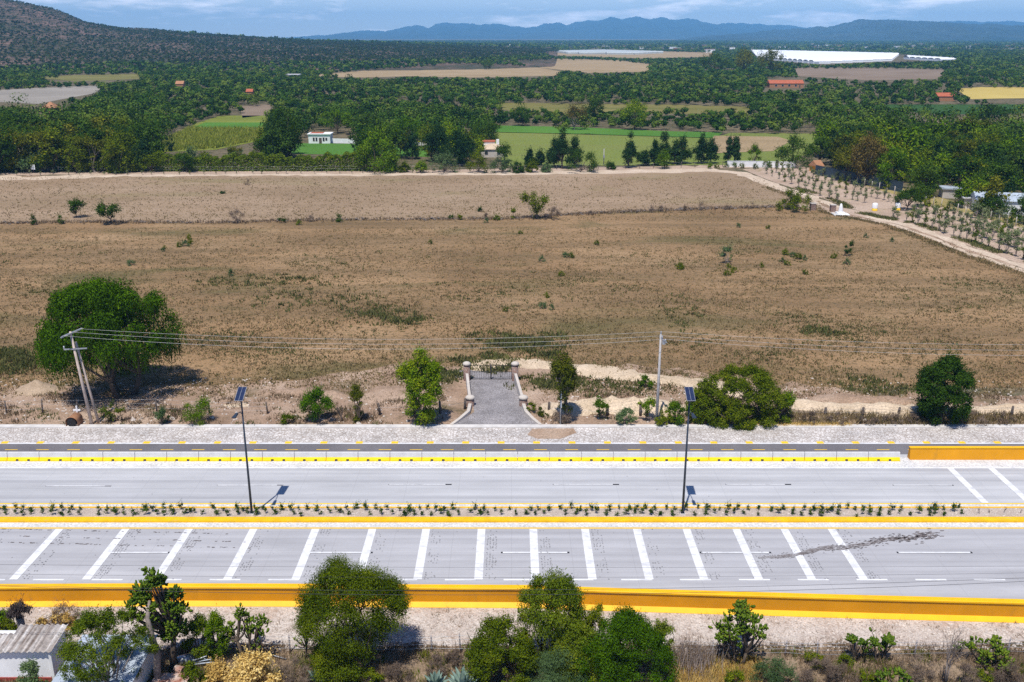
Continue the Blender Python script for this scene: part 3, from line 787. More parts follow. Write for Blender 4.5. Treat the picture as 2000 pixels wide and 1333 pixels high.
mountain('mesa', [(1330, 79), (1380, 72), (1440, 66), (1500, 60), (1560, 56), (1615, 53), (1650, 45), (1680, 39), (1715, 39), (1780, 42), (1850, 44), (1920, 47), (1955, 51), (1985, 60), (2030, 68), (2100, 72)], 9500, 2600, 7, M['mount'])

# ------------------------------------------------------------------ the big pasture, the plots beyond it, the tracks
rg = np.random.default_rng(11)
Yv0, Yv1 = D(834), D(752)                          # verge beyond the kerb
wall_px = [(-260, 441), (0, 437), (200, 434), (420, 436), (600, 431), (850, 429), (1000, 428), (1110, 420), (1240, 414), (1400, 408), (1560, 404)]
wall_w = [tuple(G(x, y))[:2] for x, y in wall_px]
pathR = [(1380, 333), (1445, 338), (1520, 366), (1600, 393), (1640, 416), (1700, 428), (1760, 440), (1830, 465), (1900, 492), (2000, 525), (2120, 566)]
pathR_w = [tuple(G(x, y))[:2] for x, y in pathR]
near_field = [(-150, Yv1-1), (150, Yv1-1), (150, D(560))]+[tuple(G(x, y))[:2] for x, y in reversed(pathR[3:10])]+list(reversed(wall_w[1:]))+[(-160, D(437))]
sheet('pasture', near_field, 0.02, M['field'])
far_field = [tuple(wall_w[1])]+wall_w[2:]+[tuple(G(x, y))[:2] for x, y in reversed(pathR[0:4])]+[tuple(G(1300, 337))[:2], tuple(G(600, 341))[:2], tuple(G(0, 344))[:2], (-210, D(345)), (-180, D(437))]
sheet('upper_pasture', far_field, 0.022, M['field_far'])
def band(name, ctr, width, z, mat, seed, amp=0.25):
    rng = np.random.default_rng(seed); P = []
    for i in range(len(ctr)-1):
        a, b = np.array(ctr[i][:2]), np.array(ctr[i+1][:2]); k = max(2, int(np.linalg.norm(b-a)/2.5))
        P += [a+(b-a)*j/k for j in range(k)]
    P.append(np.array(ctr[-1][:2])); P = np.array(P); T = np.gradient(P, axis=0); T /= np.linalg.norm(T, axis=1, keepdims=True)
    S = np.stack([-T[:, 1], T[:, 0]], 1); mb = MB(); vs = []
    for p, s in zip(P, S):
        l, r = width*0.5+rng.normal()*amp, width*0.5+rng.normal()*amp
        vs += [(*(p+s*l), z), (*(p-s*r), z)]
    mb.add(vs, [(2*i+1, 2*i+3, 2*i+2, 2*i) for i in range(len(P)-1)])
    o = mb.build(name, mat); o['kind'] = 'structure'; return o
# far track along the end of the pasture: two pale strips
far_track = [tuple(G(x, y))[:2] for x, y in [(-300, 350), (0, 347), (60, 349), (130, 346), (250, 342), (600, 340), (1000, 339), (1300, 334), (1400, 331)]]
band('far_track', far_track, 7.5, 0.03, M['track'], 3, 0.8)
band('far_lane', [tuple(G(x, y))[:2] for x, y in [(-50, 340), (400, 338), (800, 336), (1200, 330), (1470, 325)]], 6.0, 0.035, M['plot'], 4, 0.7)
band('side_track', pathR_w, 4.6, 0.04, M['track'], 5, 0.45)
band('track_verge', [(p[0]-0.3, p[1]) for p in pathR_w[3:]], 0.7, 0.05, M['verge'], 6, 0.3)
pxsheet('plantation_soil', [(1450, 331), (1560, 322), (1610, 336), (1760, 374), (1900, 408), (2010, 436), (2150, 470), (2150, 560), (2000, 519), (1850, 466), (1760, 436), (1650, 404), (1580, 378), (1500, 352)], 0.025, M['plot'])
band('gate_track', [tuple(G(x, y))[:2] for x, y in [(1560, 404), (1600, 403), (1640, 412), (1690, 424)]], 6.5, 0.045, M['plot'], 8, 0.6)
pxsheet('dry_grass_strip', [(1600, 330), (1780, 372), (1920, 408), (2000, 432), (2100, 455), (2100, 470), (2000, 446), (1900, 420), (1760, 384), (1600, 337)], 0.032,
    mat_ground('yellow_strip', [(0.3, (0.30, 0.24, 0.09)), (0.7, (0.45, 0.36, 0.16))], 0.1, fine=1.0))

def greens(nm, a, b, c=None, rows=None):
    return mat_ground(nm, [(0.3, a), (0.7, b)], 0.02, fine=0.5, bump=0.3, streak=(rows or (0.006, 0.1, 1), c, 0.7) if c else None)
M['maize'] = greens('maize_plot', (0.15, 0.185, 0.025), (0.25, 0.27, 0.05), (0.12, 0.15, 0.025))
M['green'] = greens('green_plot', (0.070, 0.175, 0.025), (0.105, 0.23, 0.035))
M['darkgreen'] = greens('dark_crop_plot', (0.03, 0.08, 0.018), (0.05, 0.11, 0.025))
M['stubble'] = greens('green_stubble', (0.145, 0.195, 0.035), (0.22, 0.255, 0.06), (0.18, 0.19, 0.06))
M['olive'] = greens('olive_plot', (0.17, 0.15, 0.045), (0.27, 0.23, 0.075), (0.11, 0.13, 0.03))
M['tan'] = greens('tan_plot', (0.34, 0.245, 0.135), (0.45, 0.335, 0.20), (0.26, 0.19, 0.10), (0.004, 0.06, 1))
M['brownplot'] = greens('brown_plot', (0.20, 0.145, 0.10), (0.29, 0.22, 0.16))
M['yellowplot'] = greens('yellow_plot', (0.45, 0.33, 0.08), (0.58, 0.45, 0.14))
M['greyplot'] = greens('grey_plot', (0.25, 0.225, 0.19), (0.35, 0.315, 0.27))
CLEAR = {
 'maize': [(300, 288), (345, 262), (385, 243), (430, 229), (522, 229), (522, 247), (508, 274), (420, 291), (310, 296)],
 'lawn': [(570, 281), (690, 282), (835, 287), (832, 306), (570, 300)],
 'green': [(950, 246), (1110, 249), (1300, 257), (1400, 259), (1390, 270), (1110, 262), (960, 259)],
 'stubble': [(955, 260), (1110, 263), (1390, 271), (1420, 262), (1620, 264), (1600, 290), (1520, 314), (1480, 320), (1000, 322), (985, 290)],
 'olive': [(970, 203), (1110, 205), (1330, 207), (1458, 210), (1456, 222), (1300, 221), (1150, 223), (985, 214)],
 'tan': [(600, 148), (760, 136), (900, 126), (1010, 130), (1092, 141), (1090, 147), (920, 150), (800, 148), (720, 150)],
 'tan2': [(1010, 122), (1080, 117), (1200, 120), (1272, 127), (1266, 138), (1150, 140), (1060, 132)],
 'tan3': [(1060, 102), (1180, 99), (1392, 104), (1396, 110), (1260, 113), (1080, 108)],
 'film': [(1468, 100), (1500, 101), (1755, 107), (1875, 117), (1740, 120), (1600, 125), (1480, 115)],
 'brown': [(1550, 135), (1700, 135), (1842, 138), (1830, 152), (1700, 155), (1560, 148)],
 'yellow': [(1870, 176), (1920, 173), (2060, 174), (2060, 190), (1950, 191), (1900, 192)],
 'lefttan': [(-60, 181), (90, 174), (195, 171), (188, 182), (110, 194), (75, 200), (-60, 194)],
 'leftgreen': [(60, 152), (150, 148), (275, 146), (270, 154), (150, 158)],
 'strip': [(1520, 207), (1700, 206), (2060, 206), (2060, 219), (1840, 222), (1700, 212)],
 'purple': [(1826, 232), (1990, 238), (2060, 250), (2060, 264), (1940, 254), (1830, 242)],
 'goldgrass': [(1848, 332), (1885, 327), (1885, 360), (1850, 362)],
 'ridgecut': [(470, 210), (530, 206), (535, 222), (475, 228)],
}
for key, mat_, nm in [('maize', 'maize', 'maize_field'), ('lawn', 'green', 'lawn'), ('green', 'green', 'green_field'), ('stubble', 'stubble', 'mown_field'), ('olive', 'olive', 'olive_field'),
    ('tan', 'tan', 'stubble_field'), ('tan2', 'tan', 'stubble_field'), ('tan3', 'tan', 'stubble_field'), ('brown', 'brownplot', 'ploughed_field'), ('yellow', 'yellowplot', 'straw_field'), ('lefttan', 'greyplot', 'dry_field'),
    ('leftgreen', 'olive', 'grass_field'), ('strip', 'darkgreen', 'crop_strip'), ('purple', 'brownplot', 'fallow_field'), ('goldgrass', 'yellowplot', 'golden_grass'), ('ridgecut', 'brownplot', 'bare_soil')]:
    c = CLEAR[key]; cx = sum(p[0] for p in c)/len(c); cy = sum(p[1] for p in c)/len(c)
    pxsheet(nm, [(cx+(x-cx)*1.05, min(330, cy+(y-cy)*(1.25 if cy < 250 else 1.08))) for x, y in c], 0.06, M[mat_])
pxsheet('stubble_field', [(1395, 266), (1520, 268), (1545, 276), (1510, 296), (1400, 300), (1385, 280)], 0.11, M['tan'])
pxsheet('crop_strip', [(400, 240), (518, 240), (519, 251), (372, 252)], 0.10, M['green'])

# ------------------------------------------------------------------ near ground, roads and kerbs
X0, X1 = -125.0, 125.0
verge = rag([(X0, Yv0), (X1, Yv0), (X1, Yv1-6), (40, Yv1-3), (20, Yv1+5), (-10, Yv1+8), (-30, Yv1), (X0, Yv1-2)], np.random.default_rng(2), 2.0, 0.0)
rv = np.random.default_rng(2)
sheet('verge', [(x, y+(rv.normal()*0.7 if y > Yv0+3 else 0)) for x, y in verge], 0.03, M['verge'])
YK0, YK1 = D(837), D(831.5)                        # kerb behind the stone pitching
YP0 = D(866.5)
YA0, YA1 = D(888), YP0
sheet('stone_apron', [(X0, YP0), (X1, YP0), (X1, YK0), (X0, YK0)], 0.02, M['pitched'])
mb = MB(); mb.box(X0, X1, YK0, YK1, -0.1, 0.13); o = mb.build('kerb', M['kerb']); o['kind'] = 'structure'
sheet('service_lane', [(X0, YA0), (X1, YA0), (X1, YA1), (X0, YA1)], 0.015, M['asphalt'])
sheet('white_edge', [(X0, YA1-0.16), (X1, YA1-0.16), (X1, YA1+0.12), (X0, YA1+0.12)], 0.026, M['white'])
YF0, YF1 = D(993), D(902)                          # far carriageway
far_road = sheet('far_road', [(X0, YF0-0.2), (X1, YF0-0.2), (X1, YA0+0.1), (X0, YA0+0.1)], 0.010, M['road_far'])
YN0, YN1 = D(1200), D(1021)                        # near carriageway, up to the yellow wall
WB = [(-260, 1188), (0, 1187), (280, 1185.5), (520, 1186), (780, 1187.5), (1030, 1189), (1200, 1195), (1350, 1199.5), (1650, 1208.5), (2000, 1218), (2300, 1227)]
wpath = [tuple(G(x, y)) for x, y in WB]
near_road = sheet('near_road', [(X0, wpath[0][1]+0.4)]+[(p[0], p[1]+0.45) for p in wpath]+[(X1, wpath[-1][1]+0.4), (X1, YN1+0.2), (X0, YN1+0.2)], 0.012, M['road_near'])
def stripe(name, x0, x1, y0, y1, z, mat, parent): return sheet(name, [(x0, y0), (x1, y0), (x1, y1), (x0, y1)], z, M[mat], None, parent)
stripe('gutter', X0, X1, D(992.5), D(985.5), 0.016, 'shoulder', far_road)
# dusty shoulder by the barrier with an uneven edge
rv = np.random.default_rng(9); dust = [(X0, YF1+0.3)]+[(X1, YF1+0.3)]
yd = D(911.5); ynoise = lambda: yd+abs(rv.normal())*0.12
stripe('gutter', X0, X1, D(913), YF1+0.9, 0.015, 'shoulder', far_road)
stripe('edge_line', X0, X1, D(915.5), D(913), 0.020, 'white', far_road)
stripe('edge_line', X0, X1, D(985.5), D(983.5), 0.020, 'yline', far_road)
stripe('gutter', X0, X1, D(1030.5), D(1021.5), 0.018, 'shoulder', near_road)
stripe('edge_line', X0, X1, D(1033.3), D(1031.2), 0.022, 'yline', near_road)
def px_len(px0, px1, py): return G(px0, py).x, G(px1, py).x
for a, b in [(-243, -125), (90, 205), (425, 541), (760, 870), (1081, 1197), (1418, 1533), (1745, 1860), (2075, 2190)]:
    y = 947 if 300 < a < 1700 else 948.5; y = y+1.5*(a < 500); x0, x1 = px_len(a, b, y)
    stripe('lane_line_primer', x0-0.05, x1+(0.55 if a != 1745 else 0.1), D(y)-0.10, D(y)+0.10, 0.020, 'black' if a > 700 else 'rubber', far_road)
    stripe('lane_line', x0, x1, D(y)-0.065, D(y)+0.075, 0.025, 'white', far_road)
for a, b in [(-172, -52), (213, 328), (598, 724), (982, 1108), (1370, 1502), (1755, 1895), (2140, 2280)]:
    y = 1080; x0, x1 = px_len(a, b, y)
    stripe('lane_line_primer', x0-0.14, x1+0.16, D(y)-0.115, D(y)+0.115, 0.022, 'black', near_road)
    stripe('lane_line', x0, x1, D(y)-0.085, D(y)+0.095, 0.027, 'white', near_road)
rumble = [(-15, 0), (109, 0), (238, 0), (362, 0), (488, 0), (609, 0), (720, 0), (825, 0), (933, 0), (1034, 0), (1135, 0), (1236, 0), (1333, 0), (1430, 0), (1524, 0), (1616, 0)]
dots = []; rr = random.Random(4)
for a, _ in rumble:
    xa = G(a, 1034).x; y0, y1 = D(1133), D(1034)
    stripe('rumble_strip', xa-0.33+0.33, xa+0.62, y0, y1, 0.030, 'white', near_road)
    dens_ = rr.uniform(0.35, 1.0)
    for i in range(4):
        for j in range(34):
            if rr.random() < dens_*(0.6+0.5*math.sin(j*0.45+a)):
                dots.append((xa+0.85+i*0.22+rr.uniform(-.04, .04), y0+(y1-y0)*(j+0.5+rr.uniform(-.25, .25))/34, rr.uniform(0.03, 0.056)))
for a in (1848, 1928, 2008, 2088):
    xa = G(a, 914).x; stripe('rumble_strip', xa, xa+0.6, D(983), D(915.5), 0.028, 'white', far_road)
xd = G(-165, 1133).x
while xd < 75:
    stripe('lane_line', xd, xd+2.25, D(1134.7), D(1131.7), 0.026, 'white', near_road); xd += 4.27
mb = MB()
for x, y, r in dots: mb.poly([(x-r, y-r*0.8), (x+r, y-r), (x+r*0.9, y+r), (x-r, y+r*0.9)], 0.034)
tag(mb.build('rumble_dots', M['rubber'], near_road), kind='stuff')
# spilled dirt: a smear across the lanes and dotted trails
mb = MB(); rr = random.Random(8)
for k in range(900):
    t = rr.random()**0.8; cx, cy = 1480+345*t, 1093-50*t
    if 0.35 < t < 0.62 and rr.random() < 0.25: continue
    p = G(cx+rr.gauss(0, 12), cy+rr.gauss(0, 3.6)+2.5*math.sin(cx*0.05)); r = rr.uniform(0.015, 0.075)*(0.3+1.0*t)
    mb.poly([(p.x-r*2, p.y-r*0.5), (p.x+r, p.y-r*0.7), (p.x+r*2.4, p.y+r*0.3), (p.x-r*0.5, p.y+r*0.6)], 0.036)
for row, (ya, yb, xa, xb) in enumerate([(1034, 1043, 0, 430), (1047, 1059, 10, 455), (1060, 1071, 0, 480)]):
    x = xa
    while x < xb:
        x += rr.choice([2, 3, 4, 6, 14, 30]); t = (x-xa)/(xb-xa); p = G(x, ya+(yb-ya)*t+rr.gauss(0, 0.4)); r = rr.uniform(0.03, 0.085)
        mb.poly([(p.x-r*1.6, p.y-r*0.6), (p.x+r, p.y-r*0.7), (p.x+r*1.5, p.y+r*0.5), (p.x-r, p.y+r*0.6)], 0.036)
for k in range(60):
    p = G(rr.uniform(0, 2000), rr.uniform(925, 1130)); r = rr.uniform(0.02, 0.05); mb.poly([(p.x-r, p.y-r), (p.x+r, p.y-r*0.6), (p.x+r*0.6, p.y+r)], 0.036)
tag(mb.build('dirt_smear', M['dirt'], near_road), kind='stuff')
sm = []; rr = random.Random(18)
for side in (1, -1):
    row = []
    for k in range(47):
        t = k/46; w = 1.2+7.5*math.sin(math.pi*min(1, t*0.75+0.16))**1.3; p = G(1480+345*t, 1093-50*t+side*w*0.5*rr.uniform(0.5, 1.3)+2.5*math.sin((1480+345*t)*0.05)); row.append((p.x, p.y))
    sm += row if side > 0 else row[::-1]
M['smear'] = mat_ground('smeared_dirt', [(0.38, (0.20, 0.175, 0.17)), (0.56, (0.44, 0.43, 0.44))], 1.6, fine=3.0, bump=0.0, streak=((0.5, 4.0, 1), (0.13, 0.11, 0.105), 0.9))
sheet('dirt_smear', sm, 0.033, M['smear'], None, near_road)
# yellow paint patches on the white edge, lane dashes on the service lane
x = G(10, 865).x-8*3.44
while x < 60:
    stripe('edge_mark', x-0.33, x+0.33, YA1-0.10, YA1+0.42, 0.032, 'yline', None)['kind'] = 'structure'; x += 3.44
x = G(15, 880).x-30
while x < 60:
    stripe('lane_dash', x, x+1.2, D(879.6), D(878.6), 0.024, 'yline', None)['kind'] = 'structure'; x += 2.97
# median
YM0, YM1 = D(1013.5), D(994.5)
sheet('median_soil', [(X0, YM0), (X1, YM0), (X1, YM1), (X0, YM1)], 0.11, M['median'])
mb = MB(); mb.box(X0, X1, YN1-0.02, YM0+0.02, -0.1, 0.17); o = mb.build('kerb', M['ykerb']); o['kind'] = 'structure'
mb = MB(); mb.box(X0, X1, YM1-0.02, YF0+0.02, -0.1, 0.15); o = mb.build('kerb', M['ykerb']); o['kind'] = 'structure'
# pale gravel below the yellow wall and the scrub ground in front
gpts = [(p[0], p[1]+0.15) for p in wpath]
sheet('gravel_bank', rag([(-45, D(1268)), (48, D(1264))], np.random.default_rng(4), 1.2, 0.25)[:60]+list(reversed(gpts)), 0.02, M['gravel'])
sheet('scrub_ground', [(-60, 20), (60, 20), (60, D(1262))]+[(50-100*i/80, D(1264)+0.35*math.sin(i*1.7)+0.3*math.sin(i*0.61)) for i in range(81)]+[(-60, D(1262))], 0.035, M['scrub'])
# driveway
pxsheet('driveway', [(882, 833.5), (1055, 833.5), (1030, 808), (1018, 772), (1004, 740), (916, 740), (921, 772), (926, 806)], 0.05, M['cobble'])
pxsheet('driveway_court', [(1004, 740), (916, 740), (850, 737), (862, 726), (916, 724), (1004, 728)], 0.046, M['cobble'])
pxsheet('apron_dirt', [(1040, 838), (1120, 837.5), (1126, 846), (1095, 858), (1050, 858), (1030, 850)], 0.030, M['verge'])

# sand ridges and spoil heaps
berm('sand_track', [tuple(G(x, y)) for x, y in [(890, 722), (940, 712), (1000, 708), (1060, 711), (1150, 722), (1240, 735), (1330, 745), (1420, 760), (1500, 770)]], 4.6, 0.30, M['sand'], 1)
berm('sand_heap', [tuple(G(x, y)) for x, y in [(1050, 798), (1110, 800), (1180, 797), (1250, 800), (1300, 798), (1360, 802)]], 4.0, 0.95, M['sand'], 2)
berm('sand_bank', [tuple(G(x, y)) for x, y in [(1505, 786), (1560, 790), (1640, 799), (1720, 800), (1800, 800), (1900, 800), (2010, 799), (2150, 799)]], 3.6, 0.50, M['sand'], 3)
berm('earth_bank', [tuple(G(x, y)) for x, y in [(390, 778), (450, 772), (560, 768), (650, 772), (700, 775)]], 3.4, 0.35, M['verge'], 5)
berm('sand_bank', [tuple(G(x, y)) for x, y in [(420, 793), (455, 794), (500, 792)]], 2.0, 0.30, M['sand'], 12)
berm('earth_bank', [tuple(G(x, y)) for x, y in [(690, 772), (770, 768), (870, 770), (905, 772)]], 4.0, 0.3, M['verge'], 14)
berm('earth_bank', [tuple(G(x, y)) for x, y in [(1560, 775), (1640, 783), (1760, 788), (1830, 790)]], 2.6, 0.35, M['verge'], 15)
t = thing('sand_pile', 'round heap of pale sand at the pasture edge behind the leaning pole', 'sand heap', G(72, 762))
mb = MB(); rv = np.random.default_rng(3); vs = [(0, 0, 1.25)]; nk = 26
for i, q in enumerate([0.18, 0.36, 0.55, 0.75, 1.0]):
    for k in range(nk):
        a = 2*math.pi*k/nk; qq = q*(1+rv.normal()*0.05)
        vs.append((2.5*qq*math.cos(a), 2.0*qq*math.sin(a), max(-.05, 1.2*(1-q)**1.15+rv.normal()*0.03)-0.05*(q == 1)))
fs = [(0, 1+k, 1+(k+1) % nk) for k in range(nk)]
for i in range(4):
    for k in range(nk): fs.append((1+i*nk+k, 1+(i+1)*nk+k, 1+(i+1)*nk+(k+1) % nk, 1+i*nk+(k+1) % nk))
mb.add(vs, fs, True); mb.build('sand', mat_ground('heap_sand', [(0.3, (0.34, 0.25, 0.17)), (0.7, (0.50, 0.38, 0.27))], 0.6, fine=3.0), t)

# ------------------------------------------------------------------ yellow walls and the concrete barrier
t = thing('yellow_wall', 'long yellow wall with shade-darkened face along the near edge of the road', 'wall', wpath[5])
rel = [(p[0]-wpath[5][0], p[1]-wpath[5][1], 0) for p in wpath]
mb = MB(); mb.sweep([(0, 0), (0, 0.05), (0.30, 0.30), (0.30, 1.36), (0.62, 1.36), (0.70, 0)], rel)
mb.m = [1 if i % 5 == 2 else 0 for i in range(len(mb.f))]
mb.build('wall_body', [M['ywall'], M['ywall_face']], t)
mb = MB(); mb.sweep([(0.215, 1.30), (0.21, 1.42), (0.25, 1.45), (0.66, 1.45), (0.68, 1.43), (0.68, 1.30)], rel); mb.build('coping', M['ywall'], t)
p = G(1777, 899); t = thing('yellow_wall', 'coped yellow wall with shade-darkened face beginning after the barrier gap', 'wall', p)
mb = MB(); mb.sweep([(0, 0), (0, 0.04), (0.24, 1.12), (0.5, 1.12), (0.62, 0)], [(0, 0, 0), (60, 0, 0)]); mb.build('wall_body', M['ywall_face'], t)
mb = MB(); mb.sweep([(0.17, 1.10), (0.17, 1.17), (0.55, 1.17), (0.55, 1.10)], [(-0.02, 0, 0), (60, 0, 0)]); mb.build('coping', M['ywall'], t)

# one segment of the barrier, then its copies
def barrier_segment():
    t = thing('barrier_segment', 'white and yellow concrete barrier segment in the row beside the dark service lane', 'barrier', (0, 0, 0), 0, 'concrete barrier segments')
    mb = MB(); L = 2.93
    up = [(-0.155, 0.36), (-0.10, 0.80), (-0.08, 0.82), (0.08, 0.82), (0.10, 0.80), (0.155, 0.36)]
    mb.sweep(up, [(0.02, 0, 0), (L, 0, 0)]); mb.build('barrier_body', M['barrier'], t)
    mb = MB()
    for a, b, z0 in [(0.02, 0.80, 0), (0.80, 1.06, 0.10), (1.06, 1.86, 0), (1.86, 2.12, 0.10), (2.12, L, 0)]:
        mb.sweep([(-0.30, 0), (-0.30, 0.11), (-0.16, 0.36), (0.16, 0.36), (0.30, 0.11), (0.30, 0)] if z0 == 0 else [(-0.25, 0.20), (-0.16, 0.36), (0.16, 0.36), (0.25, 0.20)], [(a, 0, 0), (b, 0, 0)])
    mb.build('painted_base', M['ybar'], t)
    mb = MB()
    for a, b in [(0.80, 1.06), (1.86, 2.12)]:
        mb = MB(); mb.box(a+0.003, b-0.003, -0.22, 0.22, 0.0, 0.199); mb.build('drain_slot_shade', M['dark'], t)  # near-black box in each notch stands in for its shade
    return t
seg = barrier_segment(); yb = YF1+0.32; xe = G(1755, 898).x
for i in range(30):
    o = seg if i == 0 else copy_tree(seg)
    o.location = (xe-2.96*(i+1), yb, 0.01)
    if i == 0: o['label'] = 'last white and yellow barrier segment, at the gap before the far yellow wall'

# ------------------------------------------------------------------ lamp posts
def lamp_post(px, py, label):
    t = thing('lamp_post', label, 'street lamp', G(px, py, 0.11), 0, 'solar street lamps on the median')
    mb = MB(); mb.tube([(0, 0, 0.0), (0, 0, 5), (0, 0, 9.85)], [0.105, 0.085, 0.06], 10); mb.build('pole', M['steel'], t)
    mb = MB(); mb.box(-0.22, 0.22, -0.22, 0.22, -0.1, 0.10); mb.build('footing', M['kerb'], t)
    mb = MB(); mb.box(-0.16, 0.16, -0.16, 0.16, 0.101, 0.125); mb.build('base_plate', M['steel'], t)
    mb = MB(); mb.tube([(0, 0.0, 8.75), (0, -0.5, 9.25), (0, -1.5, 9.45)], [0.035, 0.032, 0.03], 8); mb.build('arm', M['steel'], t)
    mb = MB()
    mb.add([(-0.17, -2.35, 9.46), (0.17, -2.35, 9.46), (0.12, -1.45, 9.42), (-0.12, -1.45, 9.42), (-0.15, -2.33, 9.54), (0.15, -2.33, 9.54), (0.07, -1.45, 9.56), (-0.07, -1.45, 9.56)],
        [(0, 1, 2, 3), (7, 6, 5, 4), (0, 4, 5, 1), (1, 5, 6, 2), (2, 6, 7, 3), (3, 7, 4, 0)]); lum = mb.build('luminaire', M['steel'], t)
    mb = MB(); mb.box(-0.12, 0.12, -2.25, -1.75, 9.425, 9.438); mb.build('lens', M['signw'], lum)
    mb = MB(); mb.tube([(0, 0, 9.85), (0, 0.0, 10.45)], 0.045, 8); mb.tube([(0, -0.02, 9.7), (0, -0.42, 10.32)], 0.02, 6); mb.build('bracket', M['steel'], t)
    ti = math.radians(24); c, s = math.cos(ti), math.sin(ti)
    def slab(hx, hy, th, zc):
        vs = []
        for dz in (0, th):
            for x, y in [(-hx, -hy), (hx, -hy), (hx, hy), (-hx, hy)]:
                yy, zz = y, dz+zc
                vs.append((x, yy*c-zz*s, 10.56+yy*s+zz*c))
        return vs
    FB = [(0, 3, 2, 1), (4, 5, 6, 7), (0, 1, 5, 4), (1, 2, 6, 5), (2, 3, 7, 6), (3, 0, 4, 7)]
    mb = MB(); mb.add(slab(0.34, 0.78, 0.035, 0), FB); pn = mb.build('solar_panel', M['galv'], t)
    mb = MB()
    for sx in (-1, 1):
        v = slab(0.152, 0.755, 0.004, 0.0351); mb.add([(x+sx*0.163, y, z) for x, y, z in v], FB)
    mb.build('cell_sheet', M['solar'], pn)
    return t
lamp_post(492, 1004, 'tall dark solar street lamp on the median, standing before the big pepper tree')
lamp_post(1333, 1004, 'tall dark solar street lamp on the median, standing before the wide mesquite')

# ------------------------------------------------------------------ power line beyond the road
p0 = G(180, 830); t = thing('utility_pole', 'leaning pair of pale poles joined by crossarms beside the clay shrine', 'utility pole', p0)
topL = atY(137, 648, p0.y+0.3)-p0; topR = atY(148, 668, p0.y+0.9)-p0
mb = MB(); mb.tube([(-0.0, 0.0, -0.2), topL], [0.17, 0.11], 10); mb.build('pole', M['polewood'], t)
b2 = G(191, 829)-p0
mb = MB(); mb.tube([b2+Vector((0, 0.3, -0.2)), topR], [0.14, 0.10], 10); mb.build('brace_pole', M['polewood'], t)
def crossarm(c, v, L, th, nm='crossarm'):
    v = Vector(v).normalized(); a, b = c-v*L/2, c+v*L/2
    mb = MB(); n = v.cross(Vector((0, 0, 1))).normalized(); u = n.cross(v)
    vs = [q+n*sx*th+u*sz*th for q in (a, b) for sx, sz in ((-1, -1), (1, -1), (1, 1), (-1, 1))]
    mb.add(vs, [(0, 1, 2, 3), (7, 6, 5, 4), (0, 4, 5, 1), (1, 5, 6, 2), (2, 6, 7, 3), (3, 7, 4, 0)]); return mb.build(nm, M['galv'], t)
crossarm(topL+Vector((0.12, -0.12, -0.15)), (0.5, 1.0, 0.10), 2.4, 0.055)
crossarm(topL+Vector((0.12, 0.12, -0.13)), (0.5, 1.0, 0.10), 2.4, 0.055)
crossarm(topL+Vector((0.35, -0.15, -1.75)), (1, 0.12, 0.02), 2.2, 0.06)
mb = MB(); mb.tube([topL+Vector((-0.75, -0.2, -1.75)), topL+Vector((-0.75, -0.2, -1.45))], [0.09, 0.07], 8); mb.build('insulator', M['galv'], t)
wireL = [topL+p0+Vector((0.55, 1.0, -0.02)), topL+p0+Vector((0.25, 0.2, -0.12)), topL+p0+Vector((-0.2, -0.85, -0.18))]
for w_ in wireL:
    mb = MB(); mb.tube([w_-p0, w_-p0+Vector((0.35, 0, 0))], [0.05, 0.03], 6); mb.build('insulator', M['polecon'], t)
p1 = G(1282, 828.5); t = thing('utility_pole', 'upright grey concrete pole with a small offset arm behind the kerb', 'utility pole', p1)
h1 = atY(1292, 653, p1.y).z
mb = MB(); mb.tube([(0, 0, -0.1), (0, 0, h1)], [0.17, 0.10], 8); mb.build('pole', M['polecon'], t)
crossarm(Vector((0.2, -0.25, h1-0.5)), (0.35, -1.0, -0.12), 1.5, 0.05)
for q in [(0, 0, h1+0.02), (0.1, -0.2, h1-0.35), (0.35, -0.75, h1-0.52)]:
    mb = MB(); mb.lathe([(0.05, 0), (0.09, 0.06), (0.05, 0.12), (0.08, 0.18), (0.03, 0.25)], 8, q); mb.build('insulator', M['galv'], t)
mb = MB(); mb.box(0.13, 0.42, -0.42, -0.12, h1-0.95, h1-0.62); mb.build('switch_box', M['galv'], t)
wireR = [p1+Vector((0, 0.05, h1+0.25)), p1+Vector((0.1, -0.2, h1-0.1)), p1+Vector((0.35, -0.75, h1-0.28))]
def cable(label, a, b, sag, r, mat, group):
    mb = MB(); n = 28; a, b = Vector(a), Vector(b)
    mb.tube([a.lerp(b, i/n)-Vector((0, 0, 4*sag*(i/n)*(1-i/n))) for i in range(n+1)], r, 5)
    return tag(mb.build('power_cable', M[mat]), label, 'cable', group)
ends = [Vector((75, p1.y+1.0, 8.7)), Vector((75, p1.y+0.3, 8.4)), Vector((75, p1.y-0.6, 8.2))]
for i, nm in enumerate(['upper', 'middle', 'lower']):
    cable(nm + ' of three pale wires slung between the leaning poles and the concrete pole', wireL[i], wireR[i], 0.95+0.12*i, 0.009, 'wire', 'pale wires beyond the road')
    cable(nm + ' of three pale wires leaving the concrete pole over the dense round tree', wireR[i], ends[i], 0.9+0.1*i, 0.009, 'wire', 'pale wires beyond the road')
# dark cables strung low over the near carriageway
def cable_px(label, a, b, Y, sag, r=0.018):
    A, B = atY(*a, Y), atY(*b, Y); d = (B-A)
    cable(label, A-d*0.15, B+d*0.15, sag, r, 'wire_dark', 'dark cables over the near lanes')
cable_px('farthest thin dark cable crossing the near lanes above the rumble strips', (0, 1100), (2000, 1103), 49.0, 0.25, 0.007)
cable_px('second thin dark cable crossing the near lanes above the dashes', (0, 1116), (2000, 1114), 48.6, 0.45, 0.007)
cable_px('sagging dark cable rising past the last rumble strip', (0, 1132), (2000, 1118), 48.2, 0.95, 0.010)
cable_px('lowest dark cable running along the top of the yellow wall', (0, 1130), (2000, 1121), 48.0, 1.25, 0.012)

